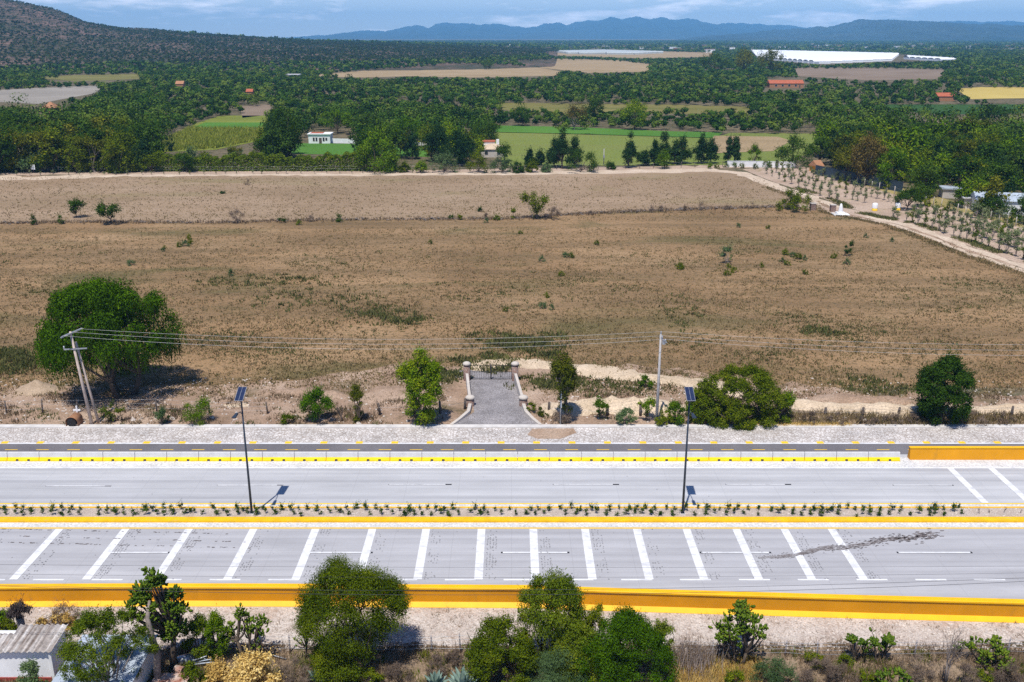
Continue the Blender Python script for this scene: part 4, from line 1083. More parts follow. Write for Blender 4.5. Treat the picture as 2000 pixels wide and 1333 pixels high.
# ------------------------------------------------------------------ gateway
gz = 0.05
def round_pillar(label, px, py, r, h):
    t = thing('brick_pillar', label, 'gate pillar', G(px, py))
    mb = MB(); mb.lathe([(r, 0), (r, h)], 18); mb.build('shaft', M['brick'], t)
    mb = MB(); mb.lathe([(r+0.003, h-0.22), (r+0.07, h-0.20), (r+0.07, h-0.02), (r*0.8, h+0.10), (r*0.35, h+0.16), (0.02, h+0.18)], 18); mb.build('cap', M['cream'], t); return t
round_pillar('taller round brick pillar holding the iron gate, on the side of the tall bushy tree', 912, 744, 0.38, 2.15)
round_pillar('taller round brick pillar holding the iron gate, on the side of the road sign', 1006, 744, 0.38, 2.15)
round_pillar('short round brick pillar with a white cap, nearer the tall bushy tree', 918.5, 793, 0.44, 1.05)
round_pillar('short round brick pillar with a white cap, nearer the road sign', 1022, 793, 0.44, 1.05)
def low_wall(label, pts, h0, h1, wd=0.30):
    P = [G(x, y) for x, y in pts]; t = thing('low_wall', label, 'wall', P[0]); mb = MB(); n = len(P)
    for i in range(n-1):
        a, b = P[i]-P[0], P[i+1]-P[0]; d = (b-a).normalized(); s = Vector((-d.y, d.x, 0))*wd/2
        ha, hb = h0+(h1-h0)*i/(n-1), h0+(h1-h0)*(i+1)/(n-1)
        vs = [a+s, a-s, b-s, b+s, a+s+Vector((0, 0, ha)), a-s+Vector((0, 0, ha)), b-s+Vector((0, 0, hb)), b+s+Vector((0, 0, hb))]
        mb.add(vs, [(4, 5, 6, 7), (0, 1, 5, 4), (1, 2, 6, 5), (2, 3, 7, 6), (3, 0, 4, 7)])
    mb.build('masonry', M['cream'], t)
low_wall('cream wall beside the drive, between the pillars near the tall bushy tree', [(912.5, 750), (917.5, 786)], 1.25, 0.75)
low_wall('cream wall beside the drive, between the pillars near the road sign', [(1007, 750), (1019.5, 786)], 1.25, 0.75)
low_wall('pale kerb wall flaring out from the short pillar towards the tall bushy tree', [(918, 797), (915, 809), (899, 821), (881, 832.5)], 0.5, 0.18, 0.34)
low_wall('pale kerb wall flaring out from the short pillar towards the road sign', [(1022.5, 797), (1027, 809), (1040, 821), (1056, 832.5)], 0.5, 0.18, 0.34)
ga, gb = G(918, 742), G(1000, 742); t = thing('iron_gate', 'thin black iron double gate closed between the taller brick pillars', 'gate', ga); W = gb.x-ga.x
for k in range(2):
    mb = MB(); x0, x1 = 0.03+k*W/2, (k+1)*W/2-0.03
    for z in (0.08, 0.95, 1.75): mb.tube([(x0, 0, z), (x1, 0, z)], 0.03, 4)
    for x in (x0, x1): mb.tube([(x, 0, 0.02), (x, 0, 1.95 if k else 1.9)], 0.04, 4)
    for i in range(1, 9): mb.tube([(x0+(x1-x0)*i/9, 0, 0.08), (x0+(x1-x0)*i/9, 0, 1.75)], 0.011, 4)
    mb.build('gate_leaf', M['iron'], t)
# road sign seen edge on
p = G(1094, 829); t = thing('road_sign', 'tall road sign seen edge-on beside the narrow tree, on two thin posts', 'sign', p)
hs = atY(1096, 766, p.y).z
for y in (-0.35, 0.35):
    mb = MB(); mb.tube([(0, y, -0.1), (0, y, hs)], 0.05, 6); mb.build('post', M['galv'], t)
mb = MB(); mb.box(0.055, 0.10, -0.6, 0.6, hs-1.5, hs+0.05); mb.build('panel', M['signw'], t)
# clay shrine with a cross
p = G(146, 831); t = thing('roadside_shrine', 'small domed clay shrine with a white cross and dark opening', 'shrine', p)
mb = MB(); vs = []; n = 14
for y in (-0.62, 0.75):
    for k in range(n+1):
        a = math.pi*k/n; vs.append((0.62*math.cos(a)*(1 if y < 0 else 0.92), y, 0.55+0.55*math.sin(a) if 0 < k < n else 0.0))
fs = [(k, k+1, n+2+k, n+1+k) for k in range(n)]+[tuple(range(n+1, 2*n+2))]
mb.add(vs, fs, True); mb.build('dome', M['clay'], t)
mb = MB(); mb.lathe([(0.47, 0.0), (0.47, 0.02)], 18, (0, 0, 0)); 
vs = [(0.46*math.cos(2*math.pi*k/18), -0.615, 0.55+0.46*math.sin(2*math.pi*k/18)) for k in range(18)]
mb = MB(); mb.add(vs, [tuple(range(18))]); vs2 = [(x, -0.60, z) for x, y, z in vs]; mb.add(vs2, [tuple(reversed(range(18)))]); mb.build('opening', M['dark'], t)  # near-black disc stands in for the shade inside the dome
mb = MB(); mb.box(-0.07, 0.07, 0.85, 0.97, 0, 1.75); mb.box(-0.36, -0.072, 0.85, 0.97, 1.2, 1.36); mb.box(0.072, 0.36, 0.85, 0.97, 1.2, 1.36); mb.build('cross', M['wallw'], t)

# ------------------------------------------------------------------ wire fences
def fence(label, posts, hgt, r, mat, wires=(0.35, 0.7, 1.0), lean=0.05, wmat='galv', square=False, seed=1, wr=0.008, cat='fence'):
    P = [G(x, y) for x, y in posts]; t = thing('wire_fence', label, cat, P[0]); rr = random.Random(seed); tops = []
    for p in P:
        q = p-P[0]; tp = q+Vector((rr.gauss(0, lean), rr.gauss(0, lean), hgt*rr.uniform(0.85, 1.15))); tops.append((q, tp))
        mb = MB(); mb.tube([q-Vector((0, 0, 0.1)), q.lerp(tp, 0.5)+Vector((rr.gauss(0, 0.02), 0, 0)), tp], [r*1.1, r, r*rr.uniform(0.7, 1)], 4 if square else 6); mb.build('post', M[mat], t)
    if wires:
        mb = MB()
        for w_ in wires:
            for (a, ta), (b, tb) in zip(tops, tops[1:]):
                A, B = a.lerp(ta, w_*0.95)+Vector((0, -r-0.01, 0)), b.lerp(tb, w_*0.95)+Vector((0, -r-0.01, 0)); mb.tube([A, A.lerp(B, 0.5)-Vector((0, 0, 0.03)), B], wr, 4, False)
        mb.build('wire', M[wmat], t)
    return t
fence('dark old wooden posts and wire along the verge below the big pepper tree', [(-40, 808), (13, 808), (84, 808), (154, 806), (230, 807), (307, 806), (410, 808), (523, 809)], 1.5, 0.09, 'post', seed=3, lean=0.09)
fence('three short dark posts of a broken fence between the tall bushy tree and the drive', [(742, 811), (860, 809), (908, 800)], 1.25, 0.13, 'post', (0.7,), seed=5, lean=0.09)
fence('dark posts standing before the sand heap beyond the concrete pole', [(1072, 806), (1186, 813), (1251, 813), (1372, 813)], 1.2, 0.15, 'post', (0.5,), seed=6)
fence('dark wooden posts in dry grass between the wide mesquite and the dense round tree', [(1535, 812), (1611, 812), (1684, 813), (1755, 813), (1975, 813), (2080, 813)], 1.0, 0.16, 'post', (0.5, 0.9), seed=7, lean=0.1)
fence('grey wooden posts and sagging wire below the gravel bank', [(-30, 1270), (140, 1272), (420, 1272), (567, 1275), (735, 1277), (843, 1274), (900, 1277), (1010, 1276), (1200, 1278), (1390, 1284), (1447, 1284), (1533, 1282), (1596, 1286), (1666, 1286), (1785, 1285), (1966, 1280), (2060, 1282)], 1.35, 0.055, 'post_grey', (0.3, 0.55, 0.78, 0.97), seed=8, lean=0.05, wr=0.012)
far_posts = [(x, np.interp(x, [0, 600, 1000, 1300, 1460], [337, 336, 333, 329, 325])) for x in range(-20, 1470, 27)]
fence('long line of thin posts at the far end of the pasture before the hedge', far_posts, 1.7, 0.07, 'post', (0.5, 0.95), seed=9, wr=0.012)
wp = [(1600+400*(k/27)**1.12, np.interp(1600+400*(k/27)**1.12, [1600, 1760, 1880, 2000], [339, 385, 417, 447])) for k in range(0, 31)]
fence('white concrete posts along the far side of the sapling plantation', wp, 1.9, 0.10, 'cream', (0.5, 0.95), seed=10, lean=0.01, square=True, wr=0.012)
# stone wall across the pasture
t = thing('stone_wall', 'tumbled dry stone wall running across the pasture between the two plots', 'stone wall', (0, 0, 0)); mb = MB(); rr = random.Random(2)
for (a, b) in zip(wall_w, wall_w[1:]):
    L = math.dist(a, b)
    for k in range(int(L*3.0)):
        u = rr.random(); x, y = a[0]+(b[0]-a[0])*u, a[1]+(b[1]-a[1])*u
        dens = 0.45 if x < -25 else 1.0
        if rr.random() > dens: continue
        rocks(mb, rr, x+rr.gauss(0, .3), y+rr.gauss(0, 0.45), rr.uniform(0.13, 0.42), rr.choice([0.03, 0.03, 0.25]))
mb.build('stones', M['rock'], t)
# gate posts, monument and drums by the plantation entrance
def marker(name, label, cat, px, base, boxes):
    t = thing(name, label, cat, G(px, base))
    for nm, mt, b in boxes:
        mb = MB(); mb.box(*b); mb.build(nm, M[mt], t)
    return t
marker('gate_post', 'squat stone gate post beside the broad dark tree', 'gate post', 1587, 411, [('shaft', 'brick', (-.55, .55, -.55, .55, 0, 1.5)), ('cap', 'cream', (-.62, .62, -.62, .62, 1.503, 1.65))])
marker('gate_post', 'squat stone gate post beside the white monument', 'gate post', 1626, 414, [('shaft', 'brick', (-.55, .55, -.55, .55, 0, 1.5)), ('cap', 'cream', (-.62, .62, -.62, .62, 1.503, 1.65))])
t = marker('monument', 'white stepped monument with a slim shaft at the plantation entrance', 'monument', 1641, 420, [('plinth', 'wallw', (-1.7, 1.7, -1.3, 1.3, 0, 0.25)), ('step', 'wallw', (-0.9, 0.9, -0.8, 0.8, 0.253, 0.6))])
mb = MB(); mb.lathe([(0.5, 0.6), (0.45, 1.3), (0.34, 1.9), (0.30, 2.0), (0.2, 2.4), (0.05, 2.5)], 10); mb.build('shaft', M['wallw'], t)
for px, py, lb in [(1708, 412, 'white tank with a yellow foot among saplings, nearer the white monument'), (1753, 411, 'white tank with a yellow foot standing under the round tree in the plantation')]:
    t = thing('water_tank', lb, 'tank', G(px, py)); mb = MB(); mb.lathe([(0.6, 0), (0.6, 0.6)], 14); mb.build('foot', M['yline'], t)
    mb = MB(); mb.lathe([(0.62, 0.603), (0.62, 1.5), (0.5, 1.7), (0.2, 1.78), (0.05, 1.79)], 14); mb.build('body', M['wallw'], t)
p = G(1179, 323); t = thing('utility_pole', 'thin pale pole standing alone on the mown field', 'utility pole', p); hh = atY(1179, 291, p.y).z
mb = MB(); mb.tube([(0, 0, -.1), (0, 0, hh)], [0.16, 0.12], 7); mb.build('pole', M['polecon'], t)
mb = MB(); mb.box(-0.25, 0.25, -0.4, -0.14, hh*0.45, hh*0.62); mb.build('transformer', M['galv'], t)
p = G(66, 339); t = thing('board_sign', 'small white board on a post at the end of the pasture below the tall wood', 'sign', p)
mb = MB(); mb.tube([(0, 0.05, -.1), (0, 0.05, 2.4)], 0.06, 6); mb.build('post', M['post'], t)
mb = MB(); mb.box(-0.6, 0.6, -0.06, -0.015, 1.1, 2.5); mb.build('board', M['signw'], t)
# dark net fence and white boundary wall
P = [G(x, y) for x, y in [(1592, 341), (1640, 352), (1700, 364), (1762, 377)]]; t = thing('shade_net_fence', 'dark blue-black net fence below the trees along the plantation', 'fence', P[0])
mb = MB(); mb.sweep([(0, 0), (0.0, 2.7), (0.06, 2.7), (0.06, 0)], [tuple(p-P[0]) for p in P]); mb.build('net', M['net'], t)
for i, p in enumerate(P):
    mb = MB(); q = p-P[0]; mb.tube([q+Vector((0, 0.2, 0)), q+Vector((0, 0.2, 2.8))], 0.06, 6); mb.build('post', M['post'], t)
P = [G(1420, 327), G(1462, 327), G(1553, 329)]; t = thing('boundary_wall', 'long low white wall between the conifer row and the plantation', 'wall', P[0])
mb = MB(); mb.sweep([(0, 0), (0, 1.75), (0.25, 1.75), (0.25, 0)], [tuple(p-P[0]) for p in P]); mb.build('masonry', M['wallw'], t)
mb = MB(); mb.sweep([(-0.05, 1.753), (-0.05, 1.85), (0.3, 1.85), (0.3, 1.753)], [tuple(p-P[0]) for p in P]); mb.build('coping', M['wallw'], t)

# ------------------------------------------------------------------ buildings beyond the pasture
def house(label, px, base, W, Dp, Hw, roof='flat', wall='wallw', roofm='tile', rz=0.0, windows=(), door=None, Hr=1.6, extra=None, name='house', over=0.35):
    t = thing(name, label, 'house', G(px, base), rz)
    mb = MB(); mb.box(-W/2, W/2, 0, Dp, 0, Hw); mb.build('wall', M[wall], t)
    mb = MB()
    if roof == 'flat': mb.box(-W/2-over, W/2+over, -over, Dp+over, Hw+0.003, Hw+0.28)
    elif roof == 'gable':
        mb.add([(-W/2-over, -over, Hw), (W/2+over, -over, Hw), (W/2+over, Dp/2, Hw+Hr), (-W/2-over, Dp/2, Hw+Hr), (W/2+over, Dp+over, Hw), (-W/2-over, Dp+over, Hw)], [(0, 1, 2, 3), (3, 2, 4, 5), (0, 3, 5), (1, 4, 2), (0, 5, 4, 1)])
    else:
        q = Dp*0.45
        mb.add([(-W/2-over, -over, Hw), (W/2+over, -over, Hw), (W/2+over, Dp+over, Hw), (-W/2-over, Dp+over, Hw), (-W/2+q, Dp/2, Hw+Hr), (W/2-q, Dp/2, Hw+Hr)], [(0, 1, 5, 4), (1, 2, 5), (2, 3, 4, 5), (3, 0, 4), (0, 3, 2, 1)])
    rf = mb.build('roof', M[roofm], t)
    for x, z, w_, h_ in windows:
        mb = MB(); mb.box(x-w_/2-0.08, x+w_/2+0.08, -0.05, 0.02, z-0.08, z+h_+0.08); f = mb.build('window', M['cream'], t)
        mb = MB(); mb.box(x-w_/2, x+w_/2, -0.06, -0.045, z, z+h_); mb.build('pane', M['glass'], f)
    if door:
        mb = MB(); mb.box(door-0.5, door+0.5, -0.05, 0.02, 0.0, 2.1); mb.build('door', M['post'], t)
    return t, rf
s = depth(G(625, 281))/F
t, rf = house('white flat-roofed house with small windows behind the lawn', 624, 281, 42*s, 6, 3.3, windows=[(-2.0, 0.9, 0.6, 1.3), (-1.0, 0.9, 0.6, 1.3), (1.6, 0.9, 0.6, 1.3), (2.6, 1.1, 0.6, 1.0)], door=0.4, roofm='wallw')
mb = MB(); mb.box(-3.4, 1.2, 1.0, 4.5, 3.583, 3.75); mb.build('terracotta_deck', M['tile'], rf)
P = [G(648, 280), G(693, 281)]; t = thing('garden_wall', 'white garden wall running from the white flat-roofed house', 'wall', P[0])
mb = MB(); mb.sweep([(0, 0), (0, 1.7), (0.2, 1.7), (0.2, 0)], [tuple(p-P[0]) for p in P]); mb.build('masonry', M['wallw'], t)
P = [G(766, 284), G(836, 285)]; t = thing('garden_wall', 'low white wall behind the round tree on the lawn', 'wall', P[0])
mb = MB(); mb.sweep([(0, 0), (0, 1.1), (0.2, 1.1), (0.2, 0)], [tuple(p-P[0]) for p in P]); mb.build('masonry', M['wallw'], t)
t, rf = house('small house with a pale tiled porch roof and white chimney', 962, 308, 8, 7, 2.6, roof='hip', roofm='sand', wall='cream', Hr=1.5, windows=[(-2, 0.9, 1, 1.2), (2, 0.9, 1, 1.2)], door=0)
mb = MB(); mb.box(1.2, 2.1, 3.4, 4.3, 3.0, 5.4); mb.build('chimney', M['wallw'], rf)
mb = MB(); mb.box(-3.3, 0.6, 5.0, 9.0, 2.7, 4.4); mb.build('upper_storey', M['wallw'], t)
mb = MB(); mb.box(-3.5, 0.8, 4.8, 9.2, 4.403, 4.65); mb.build('terracotta_deck', M['tile'], t)
s = depth(G(1535, 172))/F
house('long low house with a red tiled roof among the far bushes', 1536, 172, 66*s, 9, 3.2, roof='gable', roofm='tile', wall='clay', Hr=2.4, windows=[(-8, 1, 1.6, 1.4), (-3, 1, 1.6, 1.4), (2, 1, 1.6, 1.4), (7, 1, 1.6, 1.4)], door=10)
house('small ochre gabled hut beside the dark net fence', 1601, 336, 2.2, 3, 1.6, roof='gable', roofm='clay', wall='ywall_face', Hr=1.6, rz=0.5)
house('long shed with a pale metal roof behind trees near the plantation', 1968, 420, 13, 7, 3.0, roof='gable', roofm='bluetin', wall='wallw', Hr=1.4, rz=-0.25, windows=[(-3, 1, 1.2, 1.0), (3, 1, 1.2, 1.0)], name='shed')
house('low white shed roof beside the long metal roofed shed', 1908, 409, 6, 5, 2.4, roof='flat', roofm='wallw', wall='cream', rz=-0.2, name='shed', door=0)
house('tiny pale lean-to between trees above the white fence posts', 1857, 388, 4, 4, 2.2, roof='flat', roofm='bluetin', wall='cream', rz=-0.2, name='shed', door=0)
house('orange roofed hut beside the straw coloured field', 1848, 198, 10, 8, 2.8, roof='gable', roofm='tile', wall='clay', Hr=2, door=0)
house('hidden house with an orange roof in the dense wood', 100, 248, 5, 5, 8.0, roof='hip', roofm='clay', wall='clay', Hr=2.4, windows=[(-1.4, 5.5, 1, 1.2), (1.4, 5.5, 1, 1.2)])
house('far hut with a yellow-orange roof above the dense wood', 352, 182, 5, 5, 6.0, roof='gable', roofm='clay', wall='clay', Hr=2.0, door=0)
house('far brick hut with a red roof in the belt of trees', 488, 196, 3.6, 4, 5.0, roof='gable', roofm='tile', wall='clay', Hr=1.6, door=0)
house('pale far house at the edge of the stubble field', 572, 155, 12, 8, 4.0, roof='flat', roofm='wallw', wall='cream', windows=[(-3, 1, 1.2, 1.4), (2, 1, 1.2, 1.4)])
for k, (a, b) in enumerate([(975, 93.5), (985, 93.5), (995, 93.7)]):
    t, rf = house('white farm building in the row of three on the far plain', a, b, 13, 14, 7.5, roof='gable', roofm='wallw', wall='wallw', Hr=2.5, name='farm_building'); t['group'] = 'white farm buildings on the plain'
rr = random.Random(31)
for k in range(46):
    px, py = (rr.uniform(1290, 2010), rr.uniform(89, 104)) if k < 38 else (rr.uniform(1050, 1300), rr.uniform(91, 96))
    if 1440 < px < 1890 and py > 97: py = rr.uniform(89, 96)
    q = G(px, py); W = rr.uniform(10, 24); Hh = rr.uniform(4, 8); t = thing('town_house', 'tiny pale house among trees in the far town', 'house', q, rr.uniform(-.4, .4), 'houses of the far town')
    mb = MB(); mb.box(-W/2, W/2, 0, 9, 0, Hh); mb.build('wall', M[rr.choice(['wallw', 'cream', 'wallw', 'clay'])], t)
    mb = MB(); mb.box(-W/2-.4, W/2+.4, -.4, 9.4, Hh+0.01, Hh+0.5); mb.build('roof', M[rr.choice(['cream', 'tile', 'wallw'])], t)
# greenhouse sheets: arched tunnels, row behind row
M['film_grey'] = mat_plain('old_greenhouse_film', (0.47, 0.50, 0.49), 0.5, var=0.12, scale=0.02)
def tunnel_block(label, poly, name='greenhouse', film='plastic'):
    W = [G(x, y) for x, y in poly]; ys_ = [p.y for p in W]; t = thing(name, label, 'greenhouse', (0, 0, 0)); mb = MB(); we = MB()
    y = min(ys_); pitch = 24.0
    while y < max(ys_):
        xs = []
        for a, b in zip(W, W[1:]+W[:1]):
            if (a.y > y) != (b.y > y): xs.append(a.x+(b.x-a.x)*(y-a.y)/(b.y-a.y))
        if len(xs) >= 2:
            x0, x1 = min(xs), max(xs); vs = []
            for x in (x0, x1):
                for k in range(7): a = math.pi*k/6; vs.append((x, y+pitch*0.49*(1-math.cos(a)), 3.2+1.7*math.sin(a)))
            mb.add(vs, [(k, k+1, 8+k, 7+k) for k in range(6)], True)
            we.box(x0+.2, x1-.2, y+0.3, y+pitch*0.98-0.3, 0, 3.2)
        y += pitch
    mb.build('roof', M[film], t); we.build('wall', M[film], t)
tunnel_block('broad white plastic greenhouse roofs on the plain below the flat hill', [(1468, 101.5), (1505, 102), (1756, 108.5), (1742, 120), (1600, 126), (1480, 116)])
tunnel_block('narrow strip of white greenhouse roofs beyond the large ones', [(1775, 113.5), (1872, 119.5), (1850, 121.5), (1775, 117)])
tunnel_block('pale greenhouse roofs beside the far tan field', [(1085, 103), (1180, 101), (1300, 104.5), (1240, 107.5), (1110, 106.5)], film='film_grey')

# ------------------------------------------------------------------ woods beyond the pasture
PASTURE = [(-4000, 344), (0, 341), (600, 339), (1000, 336), (1300, 331), (1450, 324), (1560, 318), (1596, 324), (1640, 351), (1760, 376), (1880, 405), (2000, 441), (3200, 700), (3200, 3000), (-4000, 3000)]
KEEP = [[(596, 258), (695, 258), (695, 284), (596, 284)], [(935, 283), (990, 283), (990, 303), (935, 303)], [(1497, 154), (1575, 154), (1575, 172), (1497, 172)],
    [(1955, 378), (2010, 378), (2010, 392), (1955, 392)], [(1590, 302), (1616, 302), (1616, 326), (1590, 326)], [(1838, 188), (1858, 188), (1858, 200), (1838, 200)], [(1420, 317), (1556, 317), (1556, 329), (1420, 329)],
    [(1590, 328), (1762, 360), (1762, 378), (1590, 342)], [(1845, 378), (1870, 378), (1870, 388), (1845, 388)]]
CL = [v for k, v in CLEAR.items() if k not in ('goldgrass', 'purple')]+KEEP
def blocked(x, y, z, h):
    """which trees would stand in or hide the open fields"""
    bx, by = proj(x, y, z); m = in_poly_np(bx, by, PASTURE)
    tx, ty = proj(x, y, z+h*0.92); mx, my = proj(x, y, z+h*0.45)
    for c in CL: m |= in_poly_np(bx, by, c) | in_poly_np(tx, ty, c) | in_poly_np(mx, my, c)
    return m
rg = np.random.default_rng(77)
def cands(y0, y1, sp, wmax=0.62, wmin=-0.62):
    gy = np.arange(y0, y1, sp); out = []
    for y in gy:
        xs = np.arange(wmin*y, wmax*y, sp); out.append(np.stack([xs+rg.uniform(-.5, .5, len(xs))*sp, np.full(len(xs), y)+rg.uniform(-.5, .5, len(xs))*sp], 1))
    return np.concatenate(out)
def vnoise(x, y, s): return np.sin(x/s*1.3+1.1)*np.sin(y/s*1.1+0.4)+0.6*np.sin(x/s*2.9+y/s*2.1+3)+0.4*np.sin(x/s*5.3-y/s*4.7)
P = cands(205, 1000, 6.4); x, y = P[:, 0], P[:, 1]
pxa, pya = proj(x, y, 0)
hgt = 5.2+1.3*vnoise(x, y, 30)+rg.normal(size=len(x))*0.9
leftw = (pxa < 320) & (pya > 205); rightw = (pxa > 1520) & (pya > 228)
centre = (pxa > 500) & (pxa < 960) & (pya > 235)
hgt[leftw] += 5.0; hgt[leftw & (pxa < 230) & (pya > 250)] += 2.2; hgt[rightw] += 4.4; hgt[centre] += 3.6
hgt = np.clip(hgt, 2.6, 15)
m = ~blocked(x, y, np.zeros_like(x), hgt)
belt = (pxa > 930) & (pxa < 1560) & (pya > 225) & (pya < 249)
hgt[belt] = rg.uniform(2.5, 5.5, belt.sum()); m[belt] = ~in_poly_np(pxa[belt], pya[belt], CLEAR['green'])
thin = np.where(pya < 205, 0.80, 0.92); thin = np.where((pxa > 1560) & (pya < 200) & (pya > 150), 0.45, thin)
thin = np.where((pxa > 940) & (pxa < 1420) & (pya > 222) & (pya < 250), 0.8, thin); thin = np.where((pxa > 420) & (pxa < 1000) & (pya > 322), 0, thin)
thin = np.where((pxa > 1000) & (pxa < 1600) & (pya > 300), 0, thin)
m &= rg.random(len(x)) < thin
# keep clear where single trees are placed by hand
x, y, hgt, pxa, pya = x[m], y[m], hgt[m], pxa[m], pya[m]
vis = (pxa > -30) & (pxa < 2030)
order = np.argsort(y+np.where(vis, 0, 5000)); NI = 240
ind = order[:NI]; rest = order[NI:]
random.seed(21)
for i in ind:
    h = float(hgt[i]); w = h*random.uniform(0.75, 1.05)
    if pxa[i] < 330:
        kind = random.choice(['round', 'tallround', 'tallround', 'euca', 'euca'] if pxa[i] < 230 else ['round', 'tallround', 'round', 'conifer'])
        lab, g = 'leafy tree in the dense tall wood beside the maize field', 'trees of the tall wood beside the maize field'
    elif pxa[i] < 1300:
        kind = random.choice(['round', 'tallround', 'lime', 'euca', 'conifer', 'round']); lab, g = 'leafy tree in the thick grove around the white flat-roofed house', 'trees of the grove around the white house'
    else:
        kind = random.choice(['round', 'lime', 'tallround', 'conifer', 'conifer', 'euca']); lab, g = 'leafy tree in the wood above the white posts of the plantation', 'trees of the wood above the plantation'
    if kind == 'conifer': w *= 0.7
    if h < 4.5: kind = 'bush'; w = h*1.4
    put(kind, 'conifer_tree' if kind == 'conifer' else ('bushy_tree' if kind == 'bush' else 'broadleaf_tree'), lab.replace('leafy tree', {'conifer': 'dark conifer', 'bush': 'low bushy tree'}.get(kind, 'leafy tree')), 'tree',
        (float(x[i]), float(y[i]), 0), h, w, g + {'conifer': ', conifers', 'bush': ', low trees'}.get(kind, ''))
xr, yr, hr = x[rest], y[rest], hgt[rest]
z = terrain(xr, yr); P3 = np.stack([xr, yr, z], 1); wr = np.clip(hr, 3.5, 11)*rg.uniform(1.15, 1.65, len(xr))
near_ = yr < 560
far_mass('woodland', 'dense green wood of rounded trees between the fields', P3[near_], hr[near_], wr[near_], 130, 0.95, LF['forest'], 5)
far_mass('woodland', 'green belt of low rounded trees stretching towards the tan fields', P3[~near_], hr[~near_], wr[~near_], 60, 1.35, LF['forest'], 6)
P = cands(1000, 2600, 10.5); x, y = P[:, 0], P[:, 1]; z = terrain(x, y); h = np.clip(5+1.4*vnoise(x, y, 50)+rg.normal(size=len(x)), 2.5, 9)
m = ~blocked(x, y, z, h)
hill = z > 3
dens = np.where(hill, 1.0-np.clip(z/90, 0, 0.62)+0.30*vnoise(x, y, 90), 0.9)
m &= rg.random(len(x)) < dens
x, y, z, h, hill = x[m], y[m], z[m], h[m], hill[m]; P3 = np.stack([x, y, z], 1)
far_mass('woodland', 'distant green trees on the plain', P3[~hill], h[~hill], h[~hill]*1.9, 22, 2.6, LF['forest'], 7, sub=4)
far_mass('hill_scrub', 'dark scrub scattered over the reddish hillside', P3[hill], h[hill]*0.62, h[hill]*1.7, 18, 2.1, LF['hillscrub'], 8, sub=3)
P = cands(1000, 2700, 8.0, -0.02, -0.62); x, y = P[:, 0], P[:, 1]; z = terrain(x, y); m = (z > 3) & (rg.random(len(x)) < 0.38+0.25*vnoise(x, y, 60)); x, y, z = x[m], y[m], z[m]
hh = rg.uniform(1.5, 3.5, len(x))
far_mass('hill_scrub', 'small bushes scattered over the hillside', np.stack([x, y, z], 1), hh, hh*1.5, 9, 1.3, LF['hillscrub'], 18, sub=2)
P = cands(2600, 7500, 30); x, y = P[:, 0], P[:, 1]; z = terrain(x, y); h = rg.uniform(5, 11, len(x)); m = (rg.random(len(x)) < 0.6+0.35*vnoise(x, y, 260)) & ~blocked(x, y, z, h*0.4); x, y, z, h = x[m], y[m], z[m], h[m]
far_mass('woodland', 'far trees of the plain below the blue mountains', np.stack([x, y, z], 1), h, h*3.2, 9, 6.0, LF['forest'], 9, sub=3)

# maize rows
pts = []; rr = np.random.default_rng(3)
for _ in range(16000):
    qx, qy = rr.uniform(300, 522), rr.uniform(252, 296)
    if in_poly(qx, qy, CLEAR['maize']): g = G(qx, qy); pts.append((g.x, g.y, 0.05))
pts = np.array(pts[:6500]); tufts('maize_crop', 'pale green maize standing in the field', pts, rr.uniform(0.8, 1.7, len(pts)), 3, LF['crop'], 4, 0.16, 0.2)

# the hedge and the single trees along the end of the pasture
rng = rng_new(); t = thing('hedge', 'long dark clipped hedge with olive top at the end of the pasture', 'hedge', (0, 0, 0)); V = []; tr = MB()
a, b = G(300, 335), G(775, 334)
n = 30000; u = rng.random(n); s = rng.normal(size=n)*0.9; side = rng.random(n)
X = a.x+(b.x-a.x)*u; hh = 4.3+0.5*np.sin(X*0.9)+0.4*np.sin(X*2.3)+0.5*np.sin(X*0.23)
face = side < 0.5
Z = np.where(face, rng.random(n)*hh, hh*rng.uniform(0.75, 1.02, n)); Y = np.where(face, -1.6+rng.normal(size=n)*0.35+0.3*np.sin(X*1.7), rng.uniform(-1.8, 1.8, n))+a.y+1.9
N = np.where(face[:, None], np.array([0, -0.7, 0.4]), np.array([0, -0.1, 1.0]))+rng.normal(size=(n, 3))*0.5; N /= np.linalg.norm(N, axis=1, keepdims=True)
link('foliage', np_mesh('foliage', leaf_quads(np.stack([X, Y, Z], 1), N, 0.42*rng.uniform(.6, 1.4, n), 0.7, rng), 4, LF['pepper2']), t)
for k in range(70):
    q = a.lerp(b, (k+0.5)/70); tr.tube([q+Vector((0, 1.9, 0)), q+Vector((0.1, 1.9, 3.0))], [0.1, 0.05], 5)
tr.build('stems', M['bark'], t)
def mid(name, label, cat, px, base, top, wpx, style, leafm, n=2600, leaf=0.45, group=None, **kw):
    return plant(name, label, cat, px, base, top, wpx, style, leafm, group, n=n, leaf=leaf, **kw)
random.seed(91)
for k in range(30):
    px = -20+k*11+random.uniform(-4, 4); h = random.uniform(3.6, 6.5)
    put(random.choice(['bush', 'round', 'bush']), 'bushy_tree', 'low dark bushy tree along the foot of the tall wood at the pasture end', 'tree', G(px, 335+random.uniform(-4, 3)), h, h*1.3, 'bushy trees at the foot of the tall wood')
mid('broadleaf_tree', 'big round green tree standing in front of the hedge', 'tree', 737, 336, 254, 96, 'dome', 'pepper', 5200, 0.5, K=34)
mid('broadleaf_tree', 'bright green round-headed tree on the lawn', 'tree', 800, 288, 228, 78, 'round', 'pepper', 4200, 0.5, K=30)
mid('broadleaf_tree', 'large round tree behind the white flat-roofed house', 'tree', 660, 262, 214, 72, 'round', 'pepper', 3200, 0.55)
mid('broadleaf_tree', 'spreading dark tree behind the lawn beside the white house', 'tree', 720, 264, 220, 66, 'round', 'dark', 3000, 0.55)
